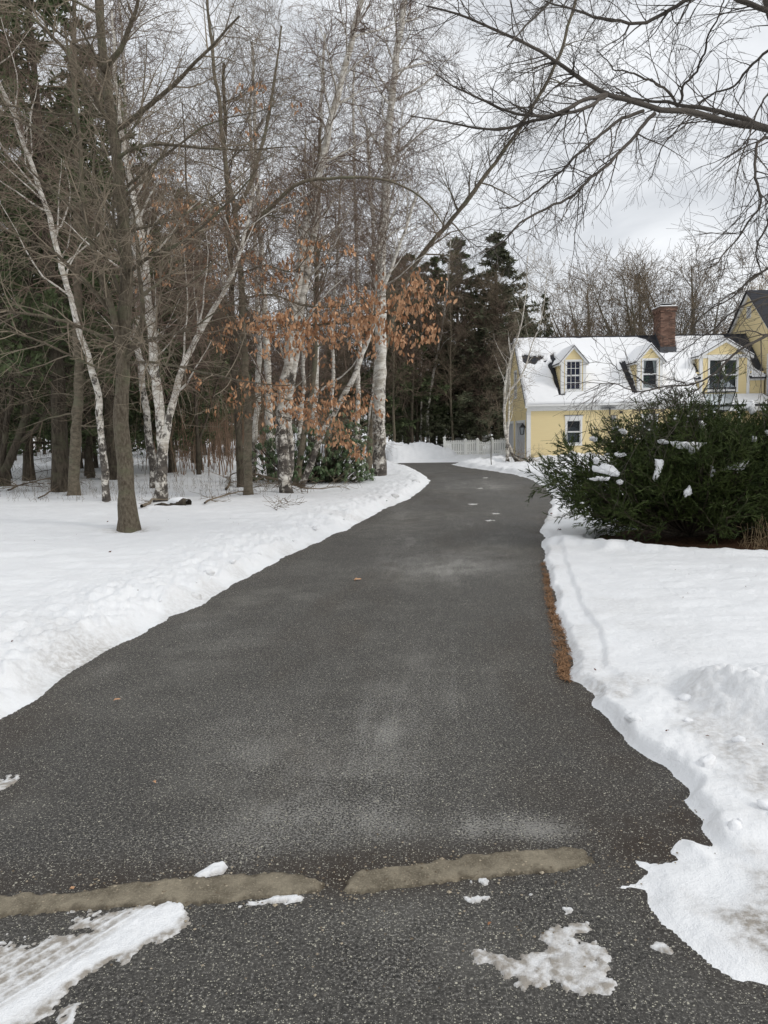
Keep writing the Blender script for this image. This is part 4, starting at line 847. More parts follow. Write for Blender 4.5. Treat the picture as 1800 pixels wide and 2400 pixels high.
def sprout(rng, P, R, n, t0, t1, L, ang, K, curl=0.18, trop=0.0, rfac=0.55, rtip=0.002, rmax=9, lfun=None, bias=None, even=False):
    """children of every parent polyline. L=(lo,hi) ang=(lo,hi) degrees from the parent; trop>0 turns up, <0 droops"""
    M, Kp, _ = P.shape; 
    t = (rng.random((M, n)) if not even else (np.arange(n)[None, :]+rng.random((M, n)))/n)*(t1-t0)+t0
    f = t*(Kp-1); i = np.minimum(f.astype(int), Kp-2); w = (f-i)[..., None]; mi = np.arange(M)[:, None]
    A = P[mi, i]; B = P[mi, i+1]; p0 = A+(B-A)*w; tg = B-A; tg /= np.linalg.norm(tg, axis=2, keepdims=True)+1e-9
    r0 = (R[mi, i]*(1-w[..., 0])+R[mi, i+1]*w[..., 0])*rfac
    p0 = p0.reshape(-1, 3); tg = tg.reshape(-1, 3); r0 = np.minimum(r0.ravel(), rmax); tt = t.ravel(); C = len(p0)
    rv = rng.normal(0, 1, (C, 3)); pr = rv-tg*np.sum(rv*tg, 1, keepdims=True); pr /= np.linalg.norm(pr, axis=1, keepdims=True)+1e-9
    a = np.radians(rng.uniform(ang[0], ang[1], (C, 1))); d = tg*np.cos(a)+pr*np.sin(a)
    if bias is not None: d = d+np.asarray(bias)[None, :]; d /= np.linalg.norm(d, axis=1, keepdims=True)
    ln = rng.uniform(L[0], L[1], C)*(lfun(tt) if lfun else 1.0)
    out_ = np.empty((C, K, 3)); out_[:, 0] = p0; p = p0.copy(); st = (ln/(K-1))[:, None]
    for k in range(1, K):
        d = d+rng.normal(0, curl, (C, 3)); d[:, 2] += trop; d /= np.linalg.norm(d, axis=1, keepdims=True); p = p+d*st; out_[:, k] = p
    r0 = np.maximum(r0, rtip); RR = r0[:, None]*(1-np.linspace(0, 1, K)**0.9)[None, :]+rtip*np.linspace(0, 1, K)[None, :]
    return out_, RR, tt
def join(name, parts, m, parent, smooth=False, attr_foot=None, base=None):
    V = []; F = []; off = 0
    for (P, R, s) in parts:
        v, f = tubes(P, R, s, off); V.append(v); F.append(f); off += len(v)
    V = np.concatenate(V); F = np.concatenate(F)
    if base is not None: V = V-np.asarray(base)
    at = None
    if attr_foot: at = {'foot': np.clip(1-(V[:, 2])/attr_foot, -0.25, 1)}
    return obj(name, mesh(name, V, F, m, smooth, attr=at), parent)
NTRI = [0]
def hero(label, cat, mt, mc, stems, limbs=(), seed=1, group=None, name='bare_tree', n1=22, n2=9, n3=8, n4=3, t0=0.35, L1=(1.6, 3.4), L2=(.7, 1.6), L3=(.3, .8), L4=(.12, .35), a1=(35, 75), trop=0.03, trop2=0.0, tip=0.0022, K1=8, flare=1.35, foot=None, lf=None, jit=0.02, curl=.16, rl=0.42, sides=14, bias=None, rmax=.05):
    """stems/limbs: (points[(px,py,Y)...], r0, r1). Grows limbs from the stems and twigs from all"""
    rng = np.random.default_rng(seed); P0 = []
    base = None; tr = []; st = []
    for k, (pts, r0, r1) in enumerate(stems):
        W = [U(*p) if len(p) == 3 else np.array(p[:3]) for p in pts]
        if k == 0:
            base = W[0].copy(); zb = snow_z(base[0], base[1]); base[2] = zb-.04; W[0] = base.copy()
        rad = np.linspace(0, 1, len(W)); s = np.r_[0, np.cumsum([np.linalg.norm(W[i+1]-W[i]) for i in range(len(W)-1)])]; rad = r0+(r1-r0)*(s/s[-1])**0.8
        K = int(max(14, s[-1]/0.22)); P, R = resample(W, rad, K, jit, rng)
        if k == 0 and flare > 1: R = R*(1+(flare-1)*np.exp(-(P[:, 2]-base[2])/0.16))
        R = R*(1+.05*rng.normal(0, 1, K)); tr.append((P[None], R[None], sides)); st.append((P[None], R[None]))
    lb = []
    for pts, r0, r1 in limbs:
        W = [U(*p) for p in pts]; K = 22; P, R = resample(W, np.linspace(r0, r1, len(W)), K, jit*.8, rng); tr.append((P[None], R[None], 7)); lb.append((P[None], R[None]))
    root = empty(name, tuple(base)); tag(root, label, cat, group)
    crown = []; l1 = []
    for k, (P, R) in enumerate(st):
        n = max(4, int(n1*(1 if k == 0 else .6))); c, r, t = sprout(rng, P, R, n, t0 if k == 0 else .2, .99, L1, a1, K1, curl*.8, trop, rl, .004, rmax=rmax, lfun=lf or (lambda t: 1.15-.65*t), even=True, bias=bias)
        l1.append((c, r)); tr.append((c, r, 6))
    par = [(c, r, n2) for c, r in l1]+[(P, R, n2*2) for P, R in lb]
    C2 = [sprout(rng, P, R, n, .12, 1, L2, (30, 65), 6, curl, trop2, .6, .003, rmax=.014, lfun=lambda t: 1.1-.5*t)[:2] for P, R, n in par]
    c2 = np.concatenate([c for c, r in C2]); r2 = np.concatenate([r for c, r in C2]); crown.append((c2, r2, 4))
    c3, r3, _ = sprout(rng, c2, r2, n3, .1, 1, L3, (25, 60), 4, curl*1.15, trop2, .65, tip, rmax=.006); crown.append((c3, r3, 3))
    if n4: c4, r4, _ = sprout(rng, c3, r3, n4, .15, 1, L4, (25, 60), 3, curl*1.15, trop2, .7, tip, rmax=.004); crown.append((c4, r4, 3))
    join('trunk', tr, mt, root, True, foot, base); join('crown', crown, mc, root, False, None, base)
    return root, base, (c2, r2), (c3, r3)

# ------------------------------------------------------------------ foreground trees
YM = 12.25
hero('thick brown maple trunk alone on the snow, nearest tree on the left', 'tree', M_maple, M_tw_grey,
     [([(302, 1238, YM), (300, 1195, YM), (296, 1142, YM), (289, 1040, YM), (286, 930, YM), (286, 853, YM), (291, 760, YM), (296, 680, YM), (297, 600, YM), (285, 488, YM), (266, 325, YM), (244, 163, YM+.1), (233, 0, YM+.2), (222, -200, YM+.3), (216, -520, YM+.4)], .138, .04),
      ([(286, 860, YM), (279, 817, YM-.08), (268, 727, YM-.2), (249, 672, YM-.3), (232, 610, YM-.4), (205, 545, YM-.5), (192, 430, YM-.6), (186, 330, YM-.6), (170, 200, YM-.7), (150, 60, YM-.8)], .06, .015),
      ([(292, 850, YM), (307, 817, YM), (336, 770, YM-.2), (340, 727, YM-.3), (330, 680, YM-.4), (324, 600, YM-.5), (310, 480, YM-.5)], .05, .015)],
     limbs=[([(266, 309, YM), (347, 250, YM-.3), (418, 190, YM-.5), (499, 103, YM-.8), (560, 40, YM-1)], .045, .012),
            ([(244, 163, YM), (285, 120, YM-.2), (304, 60, YM-.3), (325, 0, YM-.4), (335, -80, YM-.4)], .05, .015),
            ([(270, 380, YM), (304, 347, YM-.2), (391, 336, YM-.5), (461, 347, YM-.8), (560, 352, YM-1.1), (700, 345, YM-1.4)], .032, .007),
            ([(272, 800, YM), (240, 790, YM-.3), (181, 760, YM-.8), (72, 735, YM-1.3), (-20, 727, YM-1.7), (-120, 740, YM-2)], .034, .008),
            ([(300, 850, YM), (340, 846, YM-.3), (416, 858, YM-.7), (524, 882, YM-1.1), (600, 900, YM-1.4), (680, 905, YM-1.6)], .026, .006),
            ([(282, 760, YM), (200, 660, YM-.4), (120, 585, YM-.7), (60, 560, YM-1), (-30, 520, YM-1.3)], .034, .008),
            ([(288, 700, YM), (230, 560, YM-.5), (160, 470, YM-.8), (90, 420, YM-1.1), (10, 340, YM-1.4)], .03, .008),
            ([(284, 560, YM), (220, 430, YM+.4), (140, 350, YM+.5), (60, 290, YM+.6), (-20, 250, YM+.7)], .036, .01),
            ([(262, 300, YM), (200, 190, YM-.4), (150, 110, YM-.6), (90, 50, YM-.8), (20, 0, YM-1)], .04, .012),
            ([(295, 830, YM), (350, 795, YM-.5), (450, 770, YM-1), (560, 700, YM-1.3)], .03, .007),
            ([(290, 640, YM), (360, 600, YM-.5), (440, 560, YM-.9), (540, 470, YM-1.2), (600, 400, YM-1.4)], .034, .008),
            ([(250, 860, YM-.2), (200, 880, YM-.5), (120, 960, YM-1), (40, 1010, YM-1.4), (-60, 1030, YM-1.8)], .022, .005) if False else ([(280, 880, YM), (200, 850, YM-.6), (100, 800, YM-1.2), (0, 770, YM-1.6), (-80, 770, YM-1.9)], .024, .006)],
     seed=11, name='maple_tree', n1=26, n2=6, n3=4, n4=1, t0=.30, L1=(1.7, 3.6), L2=(.5, 1.4), L3=(.25, .7), trop=.02, a1=(40, 80), tip=.0023, rl=.3, foot=None, sides=18, flare=1.42, jit=.012, rmax=.032)
def px_y(base_py, px, z=.17):   # depth of a base pixel on the snow
    return G(px, base_py, z)[1]
B = dict(name='birch_tree', cat='birch')
def birch(label, stems, seed, **kw):
    d = dict(n1=22, n2=8, n3=6, n4=2, t0=.42, L1=(1.5, 3.2), trop=.05, trop2=-.05, a1=(25, 60), foot=3.0, tip=.0034, mc=M_tw_purple); d.update(kw); mc = d.pop('mc')
    return hero(label, 'birch', M_birch, mc, stems, seed=seed, name='birch_tree', **d)
y = px_y(1171, 376)
birch('forked birch with white arms leaning right, dark foot just behind the maple', [([(374, 1171, y), (378, 1110, y), (383, 1048, y), (372, 960, y), (362, 853, y), (352, 760, y), (340, 600, y+.2), (318, 480, y+.3), (290, 340, y+.4), (272, 200, y+.5), (262, 20, y+.6)], .145, .025),
       ([(383, 1048, y), (396, 1000, y), (408, 940, y), (434, 853, y), (470, 780, y), (506, 719, y-.1), (545, 650, y-.2), (570, 560, y-.2), (600, 440, y-.2)], .098, .025), ([(372, 1000, y), (368, 900, y+.1), (362, 820, y+.2), (366, 700, y+.3)], .06, .03)], 21)
y = px_y(1143, 352)
birch('slim scarred birch between the maple and the forked birch', [([(362, 1143, y), (352, 1030, y), (338, 940, y), (325, 853, y), (320, 700, y), (312, 520, y), (300, 380, y), (290, 200, y), (280, 0, y)], .12, .03)], 22, n1=18)
y = px_y(1171, 250)
birch('leaning birch whose white stem slants up to the upper left corner', [([(250, 1173, y), (244, 1100, y), (238, 1000, y), (232, 930, y), (217, 871, y), (188, 780, y), (170, 720, y), (145, 618, y), (98, 450, y), (60, 345, y), (33, 271, y), (0, 206, y), (-60, 60, y)], .092, .035)], 23, n1=20, flare=1.1)
y = px_y(1157, 172)
hero('straight grey brown spruce-like trunk at the wood edge, left of the leaning birch', 'tree', M_grey, M_tw_brown, [([(172, 1157, y), (175, 1100, y), (180, 1000, y), (184, 900, y), (184, 700, y), (180, 500, y), (176, 300, y), (174, 0, y)], .15, .05)], seed=24, n1=30, n2=6, n3=4, n4=0, t0=.12, L1=(1.2, 2.6), trop=-.05, a1=(60, 95), rl=.22)
y = px_y(1150, 15)
hero('crooked bare tree with several slanting stems at the left edge', 'tree', M_dark, M_tw_grey, [([(-20, 1150, y), (10, 1100, y), (40, 1040, y), (62, 980, y), (70, 900, y), (62, 780, y), (70, 640, y), (90, 500, y), (80, 300, y), (60, 100, y)], .13, .03), ([(0, 1110, y), (10, 1000, y), (30, 930, y), (20, 840, y), (0, 700, y)], .1, .03), ([(40, 1040, y), (90, 1000, y), (150, 880, y), (190, 800, y)], .07, .02)], seed=25, n1=22, n2=7, n3=5, n4=1, t0=.2)
# beech with dry leaves
y = YBE = px_y(1157, 582)
leafl = [([(556, 1000, y), (600, 905, y-.4), (670, 938, y-.9), (760, 945, y-1.3), (840, 940, y-1.6), (880, 928, y-1.8)], .02, .005),
         ([(575, 780, y), (640, 760, y-.5), (740, 765, y-1.1), (860, 745, y-1.6), (960, 720, y-2.1), (1010, 678, y-2.4)], .035, .006),
         ([(572, 700, y), (640, 690, y-.3), (720, 720, y-.8), (820, 722, y-1.2), (900, 690, y-1.5), (990, 715, y-1.8)], .025, .005),
         ([(575, 860, y), (540, 770, y-.4), (500, 755, y-.7), (450, 745, y-.9)], .018, .005),
         ([(566, 640, y), (620, 620, y-.4), (690, 640, y-.7), (740, 585, y-1), (820, 590, y-1.3)], .025, .005),
         ([(566, 560, y), (500, 520, y-.3), (440, 490, y-.5), (370, 480, y-.7)], .02, .005),
         ([(568, 600, y), (500, 580, y-.5), (440, 560, y-.8), (380, 600, y-1)], .02, .005),
         ([(562, 520, y), (620, 500, y-.4), (690, 520, y-.8), (770, 580, y-1.1)], .02, .005),
         ([(700, 930, y-1), (760, 985, y-1.4), (800, 1020, y-1.6), (850, 1050, y-1.8)], .012, .004),
         ([(575, 900, y), (610, 950, y-.5), (640, 975, y-.7), (700, 985, y-.9), (730, 1000, y-1)], .014, .004)]
bt, bbase, _, _ = hero('slim smooth grey beech trunk whose low branches hold rusty dry leaves', 'tree', M_grey, M_tw_brown,
     [([(582, 1157, y), (582, 1100, y), (583, 1000, y), (579, 900, y), (572, 800, y), (566, 700, y), (560, 600, y), (552, 500, y), (548, 472, y), (530, 400, y), (520, 280, y), (500, 150, y), (488, 54, y), (480, -120, y)], .118, .025),
      ([(548, 500, y), (590, 430, y), (620, 330, y+.2), (640, 200, y+.3), (660, 60, y+.4)], .06, .02)],
     limbs=leafl+[([(564, 575, y), (597, 521, y-.2), (651, 472, y-.5), (694, 429, y-.8), (760, 418, y-1), (830, 414, y-1.2), (920, 420, y-1.4), (1000, 470, y-1.6), (1040, 530, y-1.8)], .06, .015)],
     seed=31, name='beech_tree', n1=24, n2=7, n3=6, n4=2, t0=.42, L1=(1.2, 2.8), rl=.3)
# the leaves themselves
lt = np.array([[0, 0, 0], [.022, .006, -.03], [.030, .010, -.065], [.016, .004, -.105], [0, -.004, -.13], [-.016, .006, -.105], [-.028, .014, -.065], [-.020, .006, -.03], [0, -.012, -.05], [0, -.012, -.09]])
lf_ = np.array([[0, 1, 8], [1, 2, 8], [2, 9, 8], [2, 3, 9], [3, 4, 9], [4, 5, 9], [5, 6, 9], [6, 8, 9], [6, 7, 8], [7, 0, 8]])
lmesh = []
rg = np.random.default_rng(8)
for k in range(5):
    v = lt.copy(); v[:, 1] += rg.normal(0, .006, len(v)); v[:, 0] *= rg.uniform(.9, 1.35); v[:, 2] *= rg.uniform(.9, 1.15); a = v[:, 2]*rg.uniform(-6, 6); v[:, 0], v[:, 1] = v[:, 0]*np.cos(a)-v[:, 1]*np.sin(a), v[:, 0]*np.sin(a)+v[:, 1]*np.cos(a); lmesh.append(v)
pts = []
# (px,py,dx,dy,n,dY)
for (px, py, sx_, sy_, n, dy) in [(560, 765, 55, 18, 70, -.8), (640, 755, 50, 26, 110, -1.1), (730, 765, 60, 38, 150, -1.4), (810, 745, 60, 42, 190, -1.7), (890, 735, 55, 42, 190, -2.0), (960, 700, 45, 38, 120, -2.3), (1015, 668, 26, 20, 45, -2.5), (720, 800, 70, 26, 80, -1.6), (930, 790, 45, 22, 70, -2.1), (990, 775, 25, 15, 25, -2.2),
        (600, 905, 45, 16, 45, -.9), (670, 930, 45, 22, 90, -1.2), (750, 950, 55, 28, 130, -1.5), (820, 935, 35, 22, 70, -1.7), (870, 955, 20, 30, 22, -1.8), (740, 985, 40, 20, 50, -1.3), (800, 1020, 22, 22, 55, -1.6), (840, 1050, 16, 12, 28, -1.7),
        (745, 585, 35, 20, 30, -1), (815, 590, 22, 14, 22, -1.3), (690, 620, 25, 40, 30, -.8), (640, 640, 35, 35, 50, -.7), (590, 600, 40, 35, 35, -.5), (470, 495, 50, 26, 70, -.6), (385, 485, 40, 22, 40, -.8), (350, 560, 30, 30, 22, -1), (540, 600, 40, 30, 34, -.6), (500, 700, 40, 30, 26, -.7), (560, 440, 40, 24, 20, -.5), (400, 420, 30, 16, 14, -.8), (430, 520, 35, 26, 26, -.7), (540, 530, 30, 20, 30, -.5), (590, 510, 35, 20, 22, -.6), (640, 480, 30, 20, 14, -.6), (700, 470, 28, 20, 16, -.8), (385, 640, 35, 25, 28, -1), (430, 590, 28, 25, 14, -.8), (480, 640, 28, 25, 18, -.7), (590, 200, 25, 20, 12, -.4), (490, 260, 26, 16, 9, -.4), (585, 320, 18, 12, 7, -.4), (300, 375, 8, 8, 4, -1), (325, 420, 20, 14, 8, -1), (610, 230, 10, 12, 5, -.3), (692, 248, 8, 8, 5, -.3),
        (500, 790, 30, 15, 25, -.8), (480, 890, 25, 14, 12, -.9), (540, 930, 30, 22, 22, -.9)]:
    k = int(n*1.6)
    cl = max(1, k//6)
    cx = rg.normal(px, sx_*.95, cl); cy_ = rg.normal(py, sy_*.80, cl); cY = YBE+dy+rg.uniform(-.6, .6, cl)
    for a, b, c in zip(cx, cy_, cY):
        w = U(a, b, c)
        for _ in range(6): pts.append(w+rg.normal(0, 1, 3)*np.array([.085, .085, .045]))
pts = np.array(pts); rg.shuffle(pts)
rot = rg.uniform(0, 2*PI, len(pts)); tilt = rg.normal(0, .38, (len(pts), 2)); scl = rg.uniform(.65, 1.12, len(pts))
lms = [mesh('leaf', v, lf_, M_leaf, True) for v in lmesh]
order = np.argsort(pts[:, 1]); first = set(order[:290].tolist()); V = []; F = []; off = 0
for i, p in enumerate(pts):
    Rm = Matrix.Rotation(rot[i], 3, 'Z') @ Matrix.Rotation(tilt[i, 0], 3, 'X') @ Matrix.Rotation(tilt[i, 1], 3, 'Y')
    if i in first:
        o = obj('leaf', lms[i % 5], bt); o.matrix_local = Matrix.Translation(Vector(p-bbase)) @ (Rm*scl[i]).to_4x4()
    else:
        V.append(lmesh[i % 5]@np.array(Rm*scl[i]).T+p-bbase); F.append(lf_+off); off += 10
o = obj('dry_leaves', mesh('dry_leaves', np.concatenate(V), np.concatenate(F), M_leaf, True), bt); o['kind'] = 'stuff'

y = px_y(1139, 563)
hero('black barked trunk standing directly behind the slim beech', 'tree', M_dark, M_tw_brown, [([(566, 1139, y), (560, 1040, y), (552, 930, y), (546, 800, y), (540, 600, y), (530, 400, y), (525, 150, y)], .125, .04)], seed=33, n1=24, n2=7, n3=5, n4=1, t0=.3)
y = px_y(1150, 669)
birch('brightest white birch, double stem with black scars rising through the rusty leaves', [([(672, 1150, y), (664, 1100, y), (656, 1006, y), (664, 920, y), (677, 858, y), (684, 790, y), (694, 700, y), (706, 605, y), (720, 500, y), (735, 450, y), (768, 325, y), (792, 220, y), (814, 136, y), (846, 0, y), (880, -160, y)], .165, .055),
       ([(674, 1130, y), (680, 1060, y+.15), (672, 1000, y+.1), (690, 850, y), (706, 730, y), (718, 640, y), (738, 540, y), (745, 480, y)], .11, .08)], 41, n1=26, flare=1.15)
y = px_y(1133, 694)
hero('mossy slim stem leaning right beside the foot of the bright birch', 'tree', M_grey, M_tw_brown, [([(694, 1133, y), (705, 1070, y), (715, 1000, y), (728, 940, y), (736, 880, y), (742, 700, y), (746, 500, y), (750, 300, y)], .10, .04)], seed=42, n1=18, n2=8, n3=7, n4=2, t0=.4)
y = px_y(1139, 707)
birch('birch leaning strongly right, scarred foot beside the evergreen shrub', [([(705, 1141, y), (728, 1085, y), (753, 1027, y), (770, 985, y), (795, 943, y), (820, 900, y), (838, 859, y), (867, 787, y), (895, 700, y), (930, 590, y), (980, 450, y)], .105, .03)], 43, n1=16, t0=.55, flare=1.1)
y = YBB = px_y(1112, 890)
birch('thick straight birch standing at the bend on the snow bank', [([(889, 1112, y), (890, 1050, y), (889, 1000, y), (888, 922, y), (893, 850, y), (895, 795, y), (893, 700, y), (892, 627, y), (896, 560, y), (901, 500, y), (908, 380, y), (915, 250, y), (930, 120, y), (950, 0, y), (960, -120, y)], .245, .08)], 44, n1=38, n3=8, L1=(2.0, 4.6), L2=(.9, 1.9), L3=(.4, 1.0), foot=2.6, t0=.38, flare=1.1, tip=.0035)
y = px_y(1100, 862)
birch('thin pale birch stem slanting just left of the thick birch', [([(863, 1100, y), (866, 1020, y), (872, 940, y), (880, 870, y), (886, 790, y), (880, 650, y), (870, 480, y), (860, 300, y)], .10, .05)], 45, n1=16, flare=1.05)
# grey leaning limb above the driveway, a tree of its own beyond the birch
y = YBB+1.5
hero('dark tree leaning far out over the driveway bend', 'tree', M_grey, M_tw_dark, [([(862, 1098, y), (872, 1000, y), (888, 880, y), (915, 760, y), (960, 640, y-.2), (1000, 580, y-.5), (1046, 532, y-.8), (1100, 460, y-1.3), (1160, 385, y-1.6), (1225, 287, y-2), (1270, 215, y-2.3), (1307, 146, y-2.6), (1330, 70, y-2.8), (1350, 0, y-3), (1370, -80, y-3)], .13, .04)], seed=46, n1=30, n2=8, n3=6, n4=2, t0=.42, L1=(1.4, 3.6), a1=(35, 80), trop=.0, flare=1.0, tip=.003, name='leaning_tree')
for i, (pl, r0, lab) in enumerate([([(590, 1128), (600, 1000), (608, 850), (600, 650), (590, 400), (585, 200)], .11, 'slim birch behind the beech, pale stem half hidden'),
        ([(636, 1120), (632, 1000), (628, 880), (624, 760), (610, 560), (600, 350), (592, 100)], .16, 'birch with peeling bark left of the bright double birch'),
        ([(702, 1100), (704, 1000), (712, 900), (708, 800), (714, 700), (712, 500), (716, 300)], .11, 'thin white birch right behind the bright double birch'),
        ([(735, 1108), (738, 950), (741, 820), (740, 700), (742, 560), (752, 300), (760, 80)], .14, 'lichened birch stem between the bright birch and the thick one'),
        ([(770, 1096), (778, 950), (782, 850), (775, 760), (790, 640), (800, 400)], .10, 'crooked thin birch above the evergreen shrub'),
        ([(835, 1096), (838, 940), (842, 820), (838, 640), (830, 400), (828, 150)], .12, 'birch stem just left of the bend, behind the shrub'),
        ([(1002, 1066), (1002, 964), (1012, 900), (1023, 838), (1036, 770), (1044, 711), (1050, 640), (1056, 560)], .10, 'thin white birch slanting before the dark spruces at the far bend'),
        ([(986, 1066), (988, 940), (988, 840), (987, 780), (984, 650)], .07, 'very thin birch stem left of the slanting one at the far bend')]):
    y = px_y(pl[0][1], pl[0][0]) if pl[0][1] > 1090 else 50.0
    birch(lab, [([(a, b, y) for a, b in pl], r0, .04)], 50+i, n1=14, n2=8, n3=6, n4=1, flare=1.05, tip=.004, foot=2.0)
# multi-stemmed birch by the garage corner
y = 36.2
birch('young multi stem birch at the garage corner, gnarled at the foot', [([(1190, 1081, y), (1187, 1040, y), (1184, 990, y), (1182, 958, y), (1184, 910, y), (1188, 863, y), (1204, 815, y), (1220, 771, y), (1230, 720, y), (1236, 670, y), (1236, 600, y)], .075, .018), ([(1182, 958, y), (1192, 920, y), (1210, 900, y), (1225, 879, y), (1240, 830, y), (1259, 779, y), (1270, 740, y), (1277, 704, y), (1282, 640, y)], .045, .012), ([(1187, 1050, y), (1192, 1000, y), (1194, 940, y), (1196, 850, y), (1192, 790, y)], .06, .02), ([(1190, 1040, y), (1200, 1062, y), (1213, 1082, y), (1216, 1088, y)], .08, .07)], 61, n1=18, n2=6, n3=5, n4=1, t0=.35, L1=(.8, 2.2), L2=(.4, 1.1), L3=(.2, .55), foot=1.2, tip=.0035, mc=M_tw_grey)
y = 33.5
hero('thin staked sapling on the snow spit before the white fence', 'sapling', M_dark, M_tw_brown, [([(1152, 1086, y), (1150, 1040, y), (1149, 1000, y), (1149, 960, y), (1148, 925, y)], .018, .008)], seed=62, name='sapling', n1=14, n2=5, n3=3, n4=0, t0=.4, L1=(.5, 1.0), L2=(.2, .5), L3=(.1, .25), flare=1, tip=.004)

# ------------------------------------------------------------------ birch on the right, trunk outside the frame, limbs reaching in
yb = 9.0
RL = [([(1845, 320), (1800, 300), (1730, 292), (1660, 275), (1605, 260), (1540, 266), (1491, 239), (1421, 222), (1367, 190), (1323, 157), (1269, 125), (1171, 70), (1090, 38), (1000, 20)], .050, .008, 0, -1.2),
      ([(1421, 222), (1361, 239), (1307, 266), (1236, 274), (1171, 255), (1090, 215), (1020, 180)], .026, .006, -.7, -1.6),
      ([(1421, 224), (1380, 250), (1225, 298), (1144, 304), (1050, 285), (960, 270)], .024, .006, -.7, -1.4),
      ([(1508, 260), (1442, 287), (1388, 331), (1334, 380), (1280, 439), (1225, 472), (1170, 490)], .022, .005, -.5, -1.4),
      ([(1535, 266), (1475, 331), (1410, 396), (1339, 466), (1236, 510), (1171, 575), (1120, 600)], .024, .005, -.5, -1.7),
      ([(1800, 300), (1714, 266), (1649, 250), (1580, 243), (1502, 236), (1440, 215)], .038, .010, 0, .5),
      ([(1589, 250), (1551, 201), (1497, 174), (1450, 165), (1400, 120)], .018, .005, 0, -.6),
      ([(1589, 250), (1600, 200), (1640, 150), (1660, 90), (1690, 30), (1700, -60)], .018, .006, 0, -.8),
      ([(1850, 350), (1800, 320), (1773, 335), (1768, 423), (1790, 477), (1746, 542), (1687, 602), (1650, 640)], .024, .005, 0, -1.2),
      ([(1850, 420), (1810, 430), (1800, 520), (1770, 590), (1790, 650)], .02, .005, 0, -.9),
      ([(1900, 760), (1800, 788), (1750, 800), (1727, 825), (1702, 854), (1683, 875), (1650, 896), (1596, 908), (1547, 910), (1500, 922), (1440, 905), (1400, 890), (1372, 915)], .020, .003, -.2, -1.0),
      ([(1900, 720), (1830, 690), (1769, 705), (1736, 715), (1711, 732), (1673, 773), (1644, 788), (1596, 823), (1560, 860)], .017, .003, -.2, .3),
      ([(1650, 896), (1600, 940), (1560, 960), (1520, 985)], .008, .003, -.6, -.9), ([(1547, 910), (1480, 880), (1440, 860), (1430, 840)], .008, .003, -.8, -.9),
      ([(1900, 640), (1820, 620), (1760, 650), (1720, 700), (1660, 720), (1620, 770)], .02, .004, 0, .6),
      ([(1830, 100), (1780, 130), (1720, 200), (1650, 230), (1560, 330), (1520, 420)], .02, .005, 0, 1.2),
      ([(1850, 60), (1700, -20), (1600, 10), (1500, 60), (1400, 40), (1280, 0)], .035, .008, 0, -.9), ([(1860, -100), (1700, -160), (1500, -120), (1350, -60), (1250, 40), (1190, 110)], .03, .006, 0, -1.4),
      ([(1830, 180), (1790, 230), (1760, 300), (1730, 390), (1720, 480)], .015, .004, 0, -.6)]
rng = np.random.default_rng(71); base = np.array([5.55, 9.3, 0.0]); base[2] = snow_z(5.55, 9.3)-.05
W = [base, np.array([5.35, 9.25, 1.2]), np.array([5.1, 9.2, 2.6]), np.array([4.95, 9.15, 4.0]), U(1900, 310, 9.05), U(1860, 150, 9.0), U(1822, 20, 9.0), U(1795, -150, 9.0), U(1760, -400, 9.1)]
P, R = resample(W, [.19, .175, .165, .155, .14, .13, .12, .10, .07], 60, .01, rng); tr = [(P[None], R[None], 16)]; lb = [(P[None, 20:], R[None, 20:]*.3)]
for pl, r0, r1, d0, d1 in RL:
    n = len(pl); Wd = [U(a, b, yb+d0+(d1-d0)*i/(n-1)) for i, (a, b) in enumerate(pl)]; p, r = resample(Wd, np.linspace(r0*.86, r1, n), 30, .012, rng); tr.append((p[None], r[None], 8)); lb.append((p[None], r[None]))
root = empty('birch_tree', tuple(base)); tag(root, 'big birch just outside the right edge, long limb arching over the driveway', 'birch')
crown = []; C2 = []
for k, (p, r) in enumerate(lb):
    ln = np.linalg.norm(np.diff(p[0], axis=0), axis=1).sum(); n = int(ln*10 if k else ln*4)
    c, q, _ = sprout(rng, p, r, n, .08 if k else .0, 1, (.35, 1.0), (25, 60), 7, .17, -.045, .5, .0022, rmax=.008, lfun=lambda t: 1.1-.4*t); C2.append((c, q))
c2 = np.concatenate([c for c, r in C2]); r2 = np.concatenate([r for c, r in C2]); crown.append((c2, r2, 4))
c3, r3, _ = sprout(rng, c2, r2, 4, .12, 1, (.15, .5), (25, 55), 5, .17, -.05, .7, .0016, rmax=.0035); crown.append((c3, r3, 3))
c4, r4, _ = sprout(rng, c3, r3, 2, .2, 1, (.06, .2), (25, 55), 3, .15, -.05, .8, .0014, rmax=.0025); crown.append((c4, r4, 3))
join('trunk', tr, M_tw_dark, root, True, None, base); join('crown', crown, M_tw_dark, root, False, None, base)

